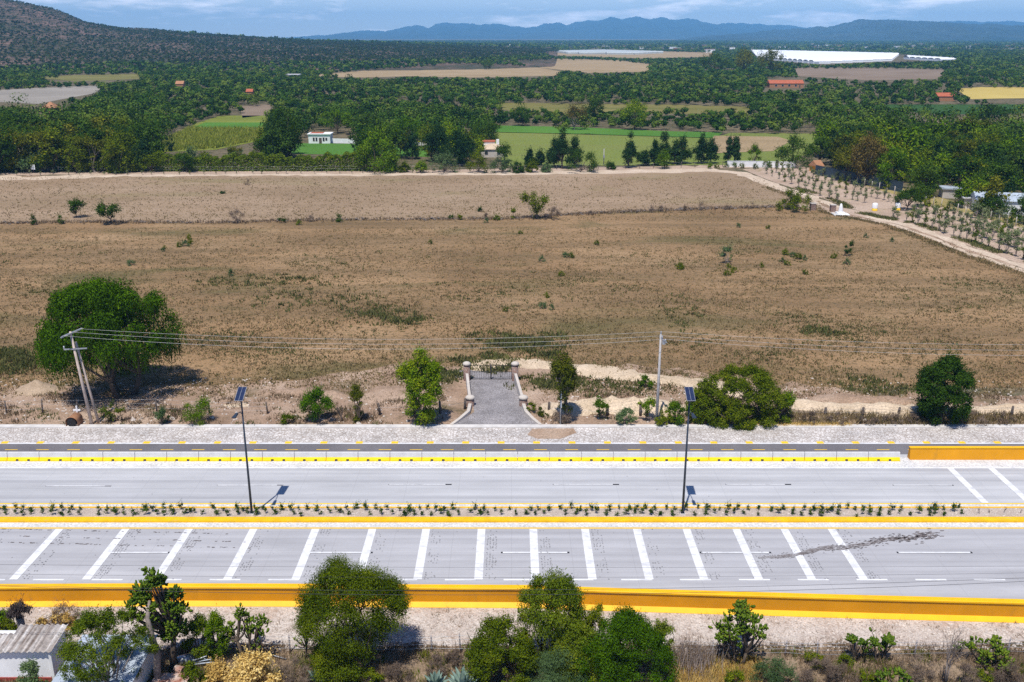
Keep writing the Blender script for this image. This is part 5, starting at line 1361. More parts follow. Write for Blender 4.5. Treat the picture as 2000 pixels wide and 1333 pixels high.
mid('cypress_tree', 'massive dark tree at the end of the maize field', 'tree', 560, 312, 206, 70, 'tall', 'dark', 5200, 0.5, K=34)
mid('cypress_tree', 'dark wide conifer before the massive dark tree', 'tree', 533, 316, 238, 60, 'cone', 'conifer', 3600, 0.45, K=30)
mid('cypress_tree', 'slim dark conifer standing alone in the maize field', 'tree', 335, 296, 257, 17, 'column', 'conifer', 900, 0.4, K=14)
mid('cypress_tree', 'broad dark conifer beside the porch house', 'tree', 893, 322, 236, 78, 'cone', 'conifer', 5200, 0.48, K=36, lob=0.36)
mid('cypress_tree', 'dark ragged conifer over the edge of the lawn', 'tree', 856, 318, 240, 52, 'tall', 'conifer', 3600, 0.48, K=26)
mid('broadleaf_tree', 'dark tree rising behind the porch house', 'tree', 955, 290, 226, 62, 'round', 'dark', 3200, 0.5)
mid('broadleaf_tree', 'leafy tree half hiding the front of the porch house', 'tree', 985, 316, 282, 34, 'round', 'dark', 1700, 0.42)
for px, base, top, w, lf, lab in [(868, 338, 297, 62, 'grey', 'bluish green dome bush at the pasture edge below the broad conifer'), (932, 338, 300, 42, 'mesquite', 'olive round bush at the pasture edge below the porch house'), (980, 338, 303, 46, 'grey', 'bluish green bush beside the olive round one'),
    (1012, 338, 314, 26, 'dark', 'small dark bush following the bluish ones'), (1040, 337, 316, 26, 'mesquite', 'small olive bush in front of the slim young conifer'), (1066, 337, 318, 20, 'grey', 'smallest grey bush at the pasture edge'), (1135, 337, 292, 76, 'dark', 'wide dark dome bush below the paired conifers'),
    (822, 338, 314, 26, 'lime', 'light yellow-green bush after the hedge'), (790, 337, 316, 22, 'mesquite', 'small brownish bush between hedge and light bush'), (1298, 330, 292, 34, 'lime', 'pale green round bush among the conifer row'), (1193, 331, 316, 20, 'dark', 'low dark bush near the distant thin pole')]:
    mid('bush', lab, 'bush', px, base, top, w, 'dome', lf, 1700, 0.36)
for px, base, top, w, lab in [(1082, 327, 264, 34, 'dark conifer beside the tallest of the pair above the dome bush'), (1098, 330, 247, 44, 'tallest dark conifer of the pair above the dome bush'), (1122, 326, 262, 36, 'dark rounded conifer leaning behind the dome bush'), (1036, 326, 288, 24, 'slim young conifer on the mown field edge'),
    (1055, 324, 296, 16, 'thin young conifer beside the slim one'), (1229, 328, 252, 34, 'single neat conical conifer alone on the mown field'), (1258, 324, 286, 28, 'short dark conifer starting the row'), (1278, 324, 270, 24, 'second conifer of the row, slightly leaning'), (1296, 320, 258, 34, 'tall loose conifer behind the pale bush'), (1332, 320, 255, 36, 'dense conifer in the middle of the row'),
    (1318, 322, 272, 24, 'narrow conifer before the dense one'), (1370, 320, 256, 38, 'wide tall conifer in the row'), (1388, 320, 266, 30, 'conifer touching the wide tall one'), (1422, 318, 260, 24, 'first of two close conifers at the end of the row'), (1435, 318, 262, 24, 'last conifer at the end of the row')]:
    mid('conifer_tree', lab, 'tree', px, base, top, w, 'cone' if w > 22 else 'column', 'conifer', 3400, 0.42, group='conifers along the mown field', K=30, lob=0.42, fork=0.16)
mid('broadleaf_tree', 'small yellow-leaved round tree by the white boundary wall', 'tree', 1471, 326, 283, 30, 'round', 'lime', 1500, 0.34, K=18)
mid('broadleaf_tree', 'wide dark green tree behind the white boundary wall', 'tree', 1550, 326, 262, 72, 'dome', 'dark', 3600, 0.46)
mid('broadleaf_tree', 'dense dark tree beside the ochre hut', 'tree', 1600, 322, 266, 60, 'round', 'dark', 3000, 0.46)
mid('willow_tree', 'brownish drooping tree over the net fence', 'tree', 1690, 362, 256, 70, 'tall', 'rusty', 4200, 0.48, K=28, droop=0.8, strands=160)
mid('broadleaf_tree', 'olive tree before the brownish drooping one', 'tree', 1655, 354, 288, 62, 'round', 'euca', 2800, 0.44)
mid('broadleaf_tree', 'bright green tree after the brownish drooping one', 'tree', 1738, 370, 288, 58, 'round', 'pepper', 3000, 0.44)
mid('broadleaf_tree', 'dark tree above the end of the net fence', 'tree', 1800, 386, 312, 74, 'round', 'dark', 3400, 0.44)
mid('broadleaf_tree', 'round dark green tree standing in the plantation by the tank', 'tree', 1771, 411, 366, 48, 'round', 'dark', 2200, 0.34)
mid('broadleaf_tree', 'second round tree in the plantation behind the first', 'tree', 1797, 404, 356, 42, 'round', 'dark', 2000, 0.34)
mid('broadleaf_tree', 'dark leafy tree before the metal shed roof', 'tree', 1935, 424, 374, 62, 'dome', 'dark', 2800, 0.36)
mid('broadleaf_tree', 'dark dome of leaves left of the metal shed', 'tree', 1880, 404, 366, 52, 'dome', 'dark', 2400, 0.36)
mid('broadleaf_tree', 'dark tree cut by the frame edge below the metal shed', 'tree', 1992, 438, 384, 50, 'dome', 'dark', 2400, 0.36)
mid('broadleaf_tree', 'airy brown tree above the olive field edge', 'tree', 1122, 254, 206, 46, 'tall', 'rusty', 1500, 0.55, bark='bark_grey')
mid('broadleaf_tree', 'tall green tree beside the airy brown one', 'tree', 1160, 236, 188, 42, 'tall', 'dark', 2200, 0.55)
mid('broadleaf_tree', 'yellowish double-topped tree above the green field', 'tree', 1240, 254, 196, 60, 'round', 'lime', 2600, 0.55)
mid('broadleaf_tree', 'round dark tree near the edge of the green field', 'tree', 1020, 246, 208, 44, 'round', 'dark', 2200, 0.55)
mid('broadleaf_tree', 'lone round tree on the tan stubble field', 'tree', 951, 136, 116, 22, 'round', 'dark', 900, 1.0)
mid('broadleaf_tree', 'tall dark clump rising before the white greenhouses', 'tree', 1505, 142, 96, 60, 'round', 'euca', 2600, 1.3, K=30)
mid('broadleaf_tree', 'tall ragged tree beside the clump before the greenhouses', 'tree', 1452, 142, 92, 40, 'tall', 'euca', 2000, 1.3)
mid('broadleaf_tree', 'wide dark trees mass before the narrow end of the greenhouses', 'tree', 1395, 140, 104, 66, 'round', 'dark', 2400, 1.3, K=30)

# saplings of the plantation
random.seed(12)
TA = [tuple(G(px, py))[:2] for px, py in [(1460, 330), (1640, 405), (1800, 447), (2000, 516)]]
TB = [tuple(G(px, py))[:2] for px, py in [(1545, 325), (1700, 364), (1860, 408), (2000, 448)]]
def on_line(L, u):
    u *= len(L)-1; i = min(int(u), len(L)-2); f = u-i; return (L[i][0]+(L[i+1][0]-L[i][0])*f, L[i][1]+(L[i+1][1]-L[i][1])*f)
ns = 0
for row in range(4):
    s = (0.10, 0.34, 0.60, 0.88)[row]
    for k in range(42):
        u = (k+0.5+random.uniform(-.06, .06))/42*1.06
        if u > 1.03: continue
        a, b = on_line(TA, min(u, 1)), on_line(TB, min(u, 1)); q = (a[0]+(b[0]-a[0])*s+random.gauss(0, .10), a[1]+(b[1]-a[1])*s+random.gauss(0, .10))
        if u > 1: q = (q[0]+(u-1)*30, q[1]-(u-1)*120)
        px, py = proj(q[0], q[1], 0)
        if row == 3 and random.random() < 0.45 or random.random() < 0.04 or in_poly(px, py, [(1600, 398), (1800, 398), (1800, 422), (1690, 424), (1600, 415)]): continue
        h = random.uniform(2.0, 3.1)*(1.15 if px > 1780 else 0.95)
        put('sapling', 'sapling', 'slender young tree in the planted rows on bare soil beside the side track', 'sapling', (q[0], q[1], 0.02), h, h*random.uniform(0.42, 0.58), 'saplings of the plantation'); ns += 1
for k in range(34):
    px = 35+k*24+random.uniform(-5, 5); py = np.interp(px, [0, 400, 850], [344, 341, 338])
    h = random.uniform(0.8, 1.6); put('sapling', 'sapling', 'tiny sapling in the row along the far lane below the hedge', 'sapling', G(px, py, 0.02), h, h*0.55, 'tiny saplings along the far lane')
for px, py in [(1418, 326), (1435, 326), (1448, 327), (1476, 328), (1400, 327), (1385, 328), (1492, 325), (1503, 326)]:
    put('lime' if px % 2 else 'bush', 'shrub', 'small round shrub in the row before the white boundary wall', 'shrub', G(px, py+2, 0.02), random.uniform(1.3, 2.0), random.uniform(1.6, 2.2), 'shrubs before the boundary wall')

# ------------------------------------------------------------------ bushes and trees out in the pasture
plant('acacia_tree', 'small dark acacia with a flared crown, slimmer of the pair in the upper pasture', 'tree', 149, 425, 391, 36, 'vase', 'dark', n=1300, leaf=0.32, K=16, lob=0.4)
plant('acacia_tree', 'wide flat-topped dark acacia, broader of the pair in the upper pasture', 'tree', 217, 438, 399, 54, 'vase', 'dark', n=1900, leaf=0.32, K=20, lob=0.4)
plant('acacia_tree', 'double-crowned tree with bare stems standing at the stone wall', 'tree', 1045, 428, 374, 52, 'vase', 'mesquite', n=2000, leaf=0.34, K=18, stems=4, lob=0.36, bark='bark_grey')
plant('bush', 'tangled grey bush at the foot of the double-crowned tree', 'bush', 1078, 429, 404, 40, 'dome', 'twig', n=1000, leaf=0.3, K=14, aspect=0.25)
plant('bush', 'narrow upright bush before the double-crowned tree', 'bush', 1002, 428, 405, 12, 'column', 'mesquite', n=420, leaf=0.28, K=8, lob=0.5)
plant('mesquite_tree', 'broad low dark tree with a spreading crown by the gate posts', 'tree', 1552, 412, 370, 74, 'dome', 'mesquite', n=3600, leaf=0.3, K=30, stems=4, bark='bark_grey')
plant('bush', 'leafless brown rounded bush on the stone wall', 'bush', 465, 437, 411, 36, 'vase', 'twig', n=1300, leaf=0.32, K=16, aspect=0.16, stems=5, bark='bark_grey')
plant('bush', 'scrawny olive tree-like bush alone in the pasture, rounder one', 'bush', 1420, 516, 478, 28, 'tall', 'grey', n=700, leaf=0.24, K=12, stems=3, bark='bark_grey')
plant('bush', 'crooked small tree leaning in the pasture, the slanting one', 'bush', 1649, 500, 472, 18, 'tall', 'dark', n=520, leaf=0.24, K=9, offset=(1.2, 0, 0))
wallb = [(64, 440, 420, 16, 'dark'), (118, 438, 421, 14, 'dark'), (550, 436, 427, 14, 'dark'), (608, 434, 421, 14, 'twig'), (665, 434, 419, 18, 'dark'), (900, 430, 420, 9, 'mesquite'), (950, 430, 417, 10, 'twig'), (936, 414, 406, 8, 'dark'), (970, 431, 421, 12, 'mesquite'),
    (1272, 416, 400, 16, 'twig'), (1290, 414, 402, 12, 'twig'), (1370, 412, 394, 16, 'twig'), (1335, 412, 402, 14, 'twig'), (1465, 408, 394, 14, 'twig'), (1150, 420, 412, 16, 'twig'), (1420, 410, 402, 14, 'twig'), (483, 362, 349, 14, 'twig'), (435, 379, 374, 8, 'dark'), (880, 428, 420, 10, 'dark')]
for i, (px, b, tp, w, lf) in enumerate(wallb):
    dry = lf == 'twig'
    plant('bush', ('small dry brown bush' if dry else 'small dark green bush')+' at the tumbled stone wall in the pasture', 'bush', px, b, tp, w, 'shrub', lf, 'dry bushes at the stone wall' if dry else 'green bushes at the stone wall', n=260, leaf=0.26, K=7, lob=0.5, aspect=0.3 if dry else 0.6, limbs=4)
cact = [(256, 516), (322, 484), (318, 489), (350, 480), (363, 478), (372, 474), (452, 536), (370, 465), (1059, 508), (1115, 501), (1105, 500), (1097, 537), (1067, 579), (1078, 603), (987, 606), (1060, 600), (1487, 520), (1527, 510), (1533, 495), (1548, 499), (1558, 504), (1572, 506), (1538, 516), (1573, 534), (1628, 502),
    (1423, 521), (1421, 536), (1434, 530), (1327, 523), (1017, 455), (1165, 476), (840, 474), (1443, 442), (1500, 444), (1691, 462), (1742, 470), (1328, 524), (1653, 514), (950, 433), (585, 437)]
for i, (px, py) in enumerate(cact):
    p = G(px, py+3); h = random.uniform(0.75, 1.15)*(1.3 if i == 0 else 1)
    put('bush', 'shrub', 'small dark green shrub dotted in the open pasture', 'shrub', p, h, h*random.uniform(0.9, 1.4), 'shrubs dotted over the pasture')

# pepper tree and the growth along the verge
plant('pepper_tree', 'big weeping pepper tree with a broad green crown casting dark shade', 'tree', 238, 772, 541, 256, 'weeping', 'pepper', n=46000, leaf=0.25, K=95, lob=0.22, droop=0.55, strands=5200, env=0.75, r0=0.5, stems=3, limbs=26, aspect=0.55, offset=(-0.9, 0, 0), shell=3.2)
plant('leafy_tree', 'tall bushy green tree with yellowish base beside the drive', 'tree', 822, 828, 674, 84, 'column', 'lime', n=17000, leaf=0.2, K=80, lob=0.30, stems=3)
plant('slender_tree', 'tall thin ragged tree with bare trunk beside the road sign', 'tree', 1106, 826, 674, 52, 'tall', 'euca', n=7500, leaf=0.19, K=44, lob=0.44, r0=0.2, fork=0.35, bark='bark_grey', offset=(-0.5, 0, 0))
plant('mesquite_tree', 'wide sprawling mesquite with dense fine foliage at the kerb', 'tree', 1440, 820, 714, 204, 'mound', 'mesquite', n=56000, leaf=0.18, K=260, lob=0.20, sy=0.60, env=0.45, stems=6, r0=0.3, limbs=24, jit=0.05)
plant('leafy_tree', 'dense round dark-green tree on its own at the verge', 'tree', 1836, 826, 690, 108, 'column', 'dark', n=26000, leaf=0.2, K=110, lob=0.24, env=0.7, stems=3, fork=0.06)
plant('bush', 'narrow yellowish upright bush among dry stems', 'bush', 699, 824, 744, 32, 'column', 'euca', n=2400, leaf=0.17, K=18, lob=0.42)
plant('bush', 'round green bush with short trunk between dry stems and the lamp post', 'bush', 622, 826, 757, 66, 'round', 'pepper', n=6000, leaf=0.16, K=36, lob=0.3, stems=2)
plant('bush', 'yellow-green spiky bush near the lamp post', 'bush', 390, 827, 776, 54, 'shrub', 'lime', n=3400, leaf=0.17, K=26, lob=0.34, aspect=0.35, stems=4)
plant('bush', 'pale grey-green bush between the pepper tree and the spiky bush', 'bush', 318, 830, 797, 28, 'shrub', 'grey', n=1100, leaf=0.15, K=14, lob=0.4)
plant('bush', 'low straggly bush just beside the leaning poles', 'bush', 222, 824, 790, 46, 'vase', 'mesquite', n=800, leaf=0.16, K=12, stems=3)
plant('bush', 'low olive bush before the round green one', 'bush', 560, 827, 806, 28, 'shrub', 'mesquite', n=900, leaf=0.15, K=12, lob=0.4)
plant('bush', 'small young tree with a flat crown before the sand heap', 'bush', 1172, 818, 781, 38, 'vase', 'lime', n=900, leaf=0.17, K=14, lob=0.34)
plant('bush', 'grey-green bush below the young flat-crowned tree', 'bush', 1222, 828, 796, 46, 'dome', 'grey', n=1800, leaf=0.15, K=18)
plant('bush', 'light bush touching the concrete pole', 'bush', 1262, 822, 779, 36, 'vase', 'lime', n=1200, leaf=0.17, K=16)
plant('bush', 'bright green bush between concrete pole and lamp post', 'bush', 1326, 828, 782, 48, 'shrub', 'lime', n=3000, leaf=0.16, K=24, lob=0.34)
plant('bush', 'dark low bush at the foot of the concrete pole', 'bush', 1297, 830, 800, 40, 'dome', 'mesquite', n=1600, leaf=0.15, K=16)
plant('bush', 'olive roundish bush on the spoil near the low wall', 'bush', 1058, 812, 795, 26, 'dome', 'euca', n=1000, leaf=0.14, K=12)
plant('bush', 'small green bush beside the short pillar', 'bush', 1038, 806, 787, 18, 'shrub', 'mesquite', n=600, leaf=0.14, K=8)
plant('bush', 'dark tangled heap of twigs behind the road sign', 'bush', 1100, 824, 792, 40, 'dome', 'twig', n=1800, leaf=0.18, K=16, aspect=0.2)
plant('bush', 'green shrub standing on the sand track', 'bush', 1261, 758, 733, 28, 'dome', 'pepper', n=1300, leaf=0.16, K=14)
plant('bush', 'yellow-green edge bush joined to the wide mesquite', 'bush', 1532, 822, 758, 36, 'column', 'lime', n=1500, leaf=0.17, K=14, lob=0.4)
for k, (px, b, tp, w) in enumerate([(1580, 826, 804, 40), (1632, 828, 806, 40), (1690, 828, 806, 46), (1745, 828, 808, 40), (1900, 828, 800, 60), (1960, 826, 804, 50), (1780, 828, 808, 28), (1010, 0, 0, 0)][:7]):
    plant('bush', 'brown dry weedy bush in the verge near the dense round tree', 'bush', px, b, tp, w, 'dome', 'twig', 'brown bushes in the verge', n=900, leaf=0.17, K=14, aspect=0.22)
for k, (px, b, tp, sd, lab) in enumerate([(668, 824, 782, 3, 'bare dry shrub between the round bush and the narrow yellowish one'), (742, 811, 788, 4, 'bare stub of a shrub beside the tall bushy tree'), (1520, 825, 785, 6, 'dry bare shrub at the edge of the wide mesquite')]):
    bare_tree('bare_shrub', lab, 'shrub', px, b, tp, sd, 3, 0.05, 4, 'post')
for k, (px, py, r) in enumerate([(337, 820, .35), (1110, 801, .3), (1690, 823, .3), (1500, 826, .4), (415, 818, .25), (260, 822, .3), (150, 833, .25), (700, 828, .25), (1650, 818, .22)]):
    t = thing('boulder', 'pale loose stone lying in the verge', 'stone', G(px, py), 0, 'pale stones in the verge'); mb = MB(); rocks(mb, random.Random(k), 0, 0, r, 0.05); mb.build('stone', M['pale_stone'], t)

# ------------------------------------------------------------------ median shrubs
for i in range(4): stock('medshrub', 'shrub', 'dark', 0.55, 0.38, 110, 0.11, K=5, lob=0.6)
for i in range(2): stock('medshrub', 'cone', 'dark', 0.6, 0.34, 110, 0.11, K=5, lob=0.6)
random.seed(14); xx = G(-20, 1000).x; ym0, ym1 = YM0+0.28, YM1-0.25; k = 0; nm = 0
while xx < G(1884, 1000).x:
    if random.random() < 0.93:
        yy = (ym0+0.18 if k % 2 else ym1-0.2)+random.gauss(0, 0.13); h = random.uniform(0.36, 0.66)
        put('medshrub', 'young_shrub', 'small dark upright shrub planted in the double row along the median', 'shrub', (xx, yy, 0.11), h, h*random.uniform(0.5, 0.8), 'young shrubs on the median'); nm += 1
    xx += random.choice([0.30, 0.34, 0.38, 0.44, 0.56]); k += 1
for px, tp, lab in [(1912, 984, 'first bare stick sapling after the last median shrub'), (1934, 990, 'bent bare sapling in the median'), (1959, 981, 'tallest bare sapling in the median'), (1992, 988, 'last bare sapling in the median')]:
    bare_tree('bare_sapling', lab, 'sapling', px, 1005, tp, px, 1, 0.025, 3, 'post')
rr = random.Random(3); mb = MB()
for k in range(900): rocks(mb, rr, rr.uniform(-50, 50), rr.uniform(YM0+.1, YM1-.1), rr.uniform(0.03, 0.11), 0.11)
tag(mb.build('median_stones', M['pale_stone']), 'loose stones strewn over the median soil', None, None, 'stuff')
mb = MB()
for k in range(1500):
    px = rr.uniform(0, 2000); py = rr.uniform(740, 829); p = G(px, py)
    if 880 < px < 1060: continue
    rocks(mb, rr, p.x, p.y, rr.uniform(0.04, 0.15), 0.03)
tag(mb.build('verge_stones', M['pale_stone']), 'loose stones strewn over the verge', None, None, 'stuff')
mb = MB()
for k in range(2600):
    px = rr.uniform(-20, 2020); b = np.interp(px, [0, 1030, 2000], [1190, 1192, 1222]); p = G(px, b+rr.random()**0.8*(1272-b)); rocks(mb, rr, p.x, p.y, rr.uniform(0.03, 0.12), 0.02)
tag(mb.build('gravel_stones', M['pale_stone']), 'loose stones on the pale gravel bank', None, None, 'stuff')

# ------------------------------------------------------------------ grass and weeds on the ground
rg = np.random.default_rng(50)
def scatter(n, x0, x1, y0, y1, z=0.03, keep=None):
    px = rg.uniform(x0, x1, n); py = rg.uniform(y0, y1, n)
    xc, yc = (px-1000)/F, (666.5-py)/F; dz = -ST+yc*CT; t = -HC/dz; P = np.stack([xc*t, (CT+yc*ST)*t, np.full(n, z)], 1)
    if keep is not None: m = keep(px, py, P); P = P[m]
    return P
ok = lambda px, py, P: ~in_poly_np(px, py, [(870, 720), (1060, 720), (1060, 835), (870, 835)]) & ~in_poly_np(px, py, PT)
PT = [(1440, 325)]+pathR[1:]+[(2300, 620), (2300, 300)]
nz = lambda P, s: vnoise(P[:, 0], P[:, 1]*1.8, s)
P = scatter(46000, -40, 2040, 445, 775, 0.02, ok); P = P[nz(P, 9)+rg.normal(size=len(P))*0.7 > -0.7]
tufts('dry_grass', 'short dry grass over the pasture', P, rg.uniform(0.08, 0.34, len(P)), 4, LF['tuft'], 1, 0.07, 0.22)
P = scatter(9000, -40, 2040, 346, 432, 0.025, ok); tufts('dry_grass', 'short dry grass over the upper pasture', P, rg.uniform(0.10, 0.35, len(P)), 3, LF['tuft'], 2, 0.10, 0.3)
P = scatter(26000, -40, 2040, 480, 775, 0.02, ok); P = P[nz(P, 14)+0.4*nz(P, 4)+rg.normal(size=len(P))*0.3 > 1.0]
tufts('low_weeds', 'green patches of low weeds over the pasture', P, rg.uniform(0.12, 0.35, len(P)), 5, LF['weed'], 3, 0.08, 0.25)
def oval(x0, x1, y0, y1):
    return lambda px, py, P: (((px-(x0+x1)/2)/((x1-x0)/2))**2+((py-(y0+y1)/2)/((y1-y0)/2))**2) < rg.uniform(0.1, 1.25, len(px))
P = np.concatenate([scatter(int(1000*k), x0-15, x1+15, y0-4, y1+4, 0.02, oval(x0-15, x1+15, y0-4, y1+4)) for x0, x1, y0, y1, k in [(690, 830, 600, 636, .8), (910, 1120, 652, 685, 1.3), (960, 1090, 685, 702, .7), (0, 95, 680, 702, 0.5), (880, 1000, 700, 728, .8), (1640, 1790, 735, 774, 0.4), (1580, 1650, 640, 655, .4), (1000, 1130, 735, 760, .9), (840, 905, 715, 745, .5), (1060, 1260, 742, 775, .4), (400, 680, 540, 565, .45), (480, 760, 570, 606, .5), (1290, 1370, 580, 650, .2), (0, 60, 690, 730, .8)]])
P = P[nz(P, 3)+rg.normal(size=len(P))*0.5 > -0.1]
tufts('green_weeds', 'dark green weeds growing in patches near the gateway', P, rg.uniform(0.2, 0.6, len(P)), 7, LF['weed'], 4, 0.10, 0.3)
P = scatter(9000, -40, 2040, 772, 831, 0.03, lambda px, py, P: ok(px, py, P)); P = P[nz(P, 4)+rg.normal(size=len(P))*0.5 > 0.6]
tufts('verge_weeds', 'brown weeds and grass along the verge', P, rg.uniform(0.15, 0.55, len(P)), 6, LF['tuft_brown'], 5, 0.04, 0.2)
P = scatter(1500, 1480, 2040, 808, 831, 0.03); tufts('verge_weeds', 'tall brown weeds before the sand bank', P, rg.uniform(0.25, 0.65, len(P)), 6, LF['tuft'], 6, 0.04, 0.25)
P = scatter(2500, -40, 2040, 790, 831, 0.03, ok); P = P[nz(P, 3) > 0.5]; tufts('verge_weeds', 'small green weeds along the kerb', P, rg.uniform(0.15, 0.4, len(P)), 6, LF['weed'], 7, 0.05, 0.2)
P = scatter(700, 1480, 1660, 828, 834, 0.05); tufts('verge_weeds', 'orange dry grass on the kerb', P, rg.uniform(0.1, 0.3, len(P)), 6, LF['straw'], 17, 0.03, 0.15)
def strip_pts(L, off0, off1, n):
    out = []
    for _ in range(n):
        i = rg.integers(0, len(L)-1); u = rg.random(); x = L[i][0]+(L[i+1][0]-L[i][0])*u+rg.uniform(off0, off1); y = L[i][1]+(L[i+1][1]-L[i][1])*u; out.append((x, y, 0.04))
    return np.array(out)
P = strip_pts(pathR_w[2:], 3.0, 5.2, 1500); P = P[nz(P, 6) > -0.2]; tufts('track_weeds', 'green weeds between the side track and the saplings', P, rg.uniform(0.25, 0.6, len(P)), 6, LF['weed'], 8, 0.09, 0.3)
P = strip_pts(pathR_w[2:], -4.5, -2.5, 1000); tufts('track_weeds', 'dry grass along the side track', P, rg.uniform(0.2, 0.45, len(P)), 5, LF['tuft'], 9, 0.08, 0.3)
P = strip_pts(wall_w[1:], -0.3, 0.3, 1500); P[:, 1] += rg.normal(size=len(P))*0.9; tufts('wall_weeds', 'grey weeds growing along the stone wall', P, rg.uniform(0.2, 0.7, len(P)), 6, LF['tuft_brown'], 10, 0.07, 0.25)
# foreground
fg = lambda px, py, P: (P[:, 1] < D(1262))
P = scatter(15000, -60, 2060, 1262, 1400, 0.035, fg); P = P[nz(P, 2.2)+rg.normal(size=len(P))*0.6 > -0.2]
tufts('scrub_grass', 'brown dry weeds and grass of the foreground scrub', P, rg.uniform(0.15, 0.6, len(P)), 7, LF['tuft_brown'], 11, 0.018, 0.16)
P = scatter(5000, -60, 2060, 1275, 1400, 0.035, fg); P = P[nz(P, 1.8) > 0.35]
tufts('scrub_grass', 'olive weeds of the foreground scrub', P, rg.uniform(0.15, 0.55, len(P)), 8, LF['mesquite'], 12, 0.03, 0.16)
P = scatter(3000, 1320, 1480, 1290, 1400, 0.035); tufts('scrub_grass', 'pale straw heaped in the foreground scrub', P, rg.uniform(0.15, 0.5, len(P)), 8, LF['straw'], 13, 0.02, 0.2)
P = scatter(3200, 0, 2000, 1190, 1266, 0.03); P = P[nz(P, 2.0)+rg.normal(size=len(P))*0.5 > 0.6]; tufts('bank_weeds', 'sparse dry weeds on the gravel bank', P, rg.uniform(0.08, 0.25, len(P)), 5, LF['tuft_brown'], 14, 0.015, 0.1)

# ------------------------------------------------------------------ foreground plants
plant('mesquite_tree', 'feathery mesquite tree hiding part of the yellow wall, many dark stems', 'tree', 690, 1302, 1096, 208, 'round', 'mesquite', n=74000, leaf=0.12, K=220, lob=0.19, stems=5, r0=0.22, limbs=30, jit=0.17, sprigs=2600, aspect=0.45)
plant('bush', 'low olive mesquite bush in front of the feathery mesquite tree', 'bush', 655, 1345, 1252, 116, 'dome', 'mesquite', n=14000, leaf=0.11, K=50, lob=0.28, aspect=0.45, jit=0.08)
plant('pepper_tree', 'tall drooping pepper tree rising above the yellow wall', 'tree', 1078, 1300, 1106, 136, 'column', 'pepper2', n=28000, leaf=0.15, K=120, lob=0.22, droop=0.6, strands=900, aspect=0.4, stems=3, r0=0.2, limbs=20, jit=0.05)
plant('bush', 'dark green spreading bush beside the drooping pepper tree, nearer the grey fence', 'bush', 985, 1330, 1196, 140, 'dome', 'mesquite', n=24000, leaf=0.13, K=120, lob=0.20, aspect=0.5, jit=0.08, stems=4)
plant('pepper_tree', 'broad bright green pepper bush spreading towards the dry reeds', 'bush', 1215, 1345, 1192, 196, 'dome', 'pepper', n=36000, leaf=0.14, K=170, lob=0.17, droop=0.45, strands=1500, aspect=0.40, stems=4, jit=0.10)
plant('bush', 'fine-leaved low bush at the foot of the drooping pepper tree', 'bush', 1090, 1372, 1276, 150, 'dome', 'grey', n=16000, leaf=0.11, K=48, lob=0.3, aspect=0.35)
plant('bush', 'olive bush joining the drooping pepper tree to the broad bright one', 'bush', 1120, 1330, 1205, 130, 'dome', 'pepper2', n=18000, leaf=0.13, K=90, lob=0.22, droop=0.4, strands=500, aspect=0.42)
plant('bush', 'small upright green bush between the pepper tree and the wall', 'bush', 1160, 1290, 1180, 56, 'tall', 'mesquite', n=5200, leaf=0.12, K=26, lob=0.34, aspect=0.45)
plant('bush', 'airy green bush at the edge of the dry reeds', 'bush', 1285, 1300, 1204, 58, 'tall', 'pepper2', n=3800, leaf=0.13, K=24, lob=0.32, aspect=0.45, droop=0.4)
prickly('prickly_pear', 'tall dense prickly pear with grey stems beside the dry reeds', 1440, 1292, 1176, 108, 720, 0.28, 0.26, 5, 3, None, 'round', 34)
prickly('prickly_pear', 'small forked prickly pear at the fence, first of the close pair', 1676, 1292, 1240, 54, 130, 0.29, 0.2, 2, 4, None, 'vase', 10)
prickly('prickly_pear', 'small prickly pear at the fence, fuller of the close pair', 1716, 1292, 1240, 56, 150, 0.29, 0.2, 2, 5, None, 'vase', 10)
prickly('prickly_pear', 'rounded prickly pear with bright pads beyond the bare tree', 1928, 1300, 1240, 88, 260, 0.30, 0.15, 4, 6, None, 'dome', 18)
prickly('prickly_pear', 'bright prickly pear cut by the bottom edge of the frame', 1740, 1362, 1308, 76, 190, 0.30, 0.15, 3, 7, None, 'dome', 14)
prickly('prickly_pear', 'branching prickly pear on dark trunks behind the yellow dry heap', 488, 1290, 1182, 98, 380, 0.25, 0.34, 4, 8, None, 'round', 26)
prickly('prickly_pear', 'thin prickly pear with few arms by the feathery mesquite', 593, 1290, 1228, 40, 34, 0.22, 0.45, 1, 9, None, 'vase', 8)
prickly('prickly_pear', 'single prickly pear pad cluster by the bare tree', 1868, 1288, 1244, 22, 24, 0.24, 0.4, 1, 10, None, 'vase', 5)
# old tree cactus with a thick trunk
p, h, w = span(322, 1312, 1107, 108); t = prickly('tree_cactus', 'old tree cactus with a thick grey trunk and dark clustered pads', 324, 1312, 1105, 124, 1700, 0.29, 0.34, 1, 11, None, 'tall', 46, 0.5)
mb = MB(); mb.tube([(0.1, -1.2, -.1), (0.0, -1.25, h*0.12), (0.18, -1.3, h*0.3), (-0.05, -1.25, h*0.48), (-0.2, -1.1, h*0.62), (-0.25, -0.4, h*0.72)], [0.27, 0.22, 0.20, 0.19, 0.14, 0.08], 9); mb.build('main_trunk', M['bark_grey'], t)
plant('bush', 'narrow leafy column bush beside the branching prickly pear', 'bush', 428, 1290, 1188, 44, 'column', 'lime', n=6000, leaf=0.11, K=40, lob=0.42)
plant('bush', 'olive shrubs between tree cactus and column bush', 'bush', 392, 1285, 1188, 66, 'dome', 'pepper2', n=8000, leaf=0.11, K=28, lob=0.34)
plant('leafy_tree', 'thin-leaved light tree spreading over the blue sheet roof', 'tree', 222, 1372, 1186, 176, 'round', 'pepper2', n=24000, leaf=0.13, K=130, lob=0.15, aspect=0.4, stems=2, limbs=24, bark='bark_grey', r0=0.14, shell=1.8)
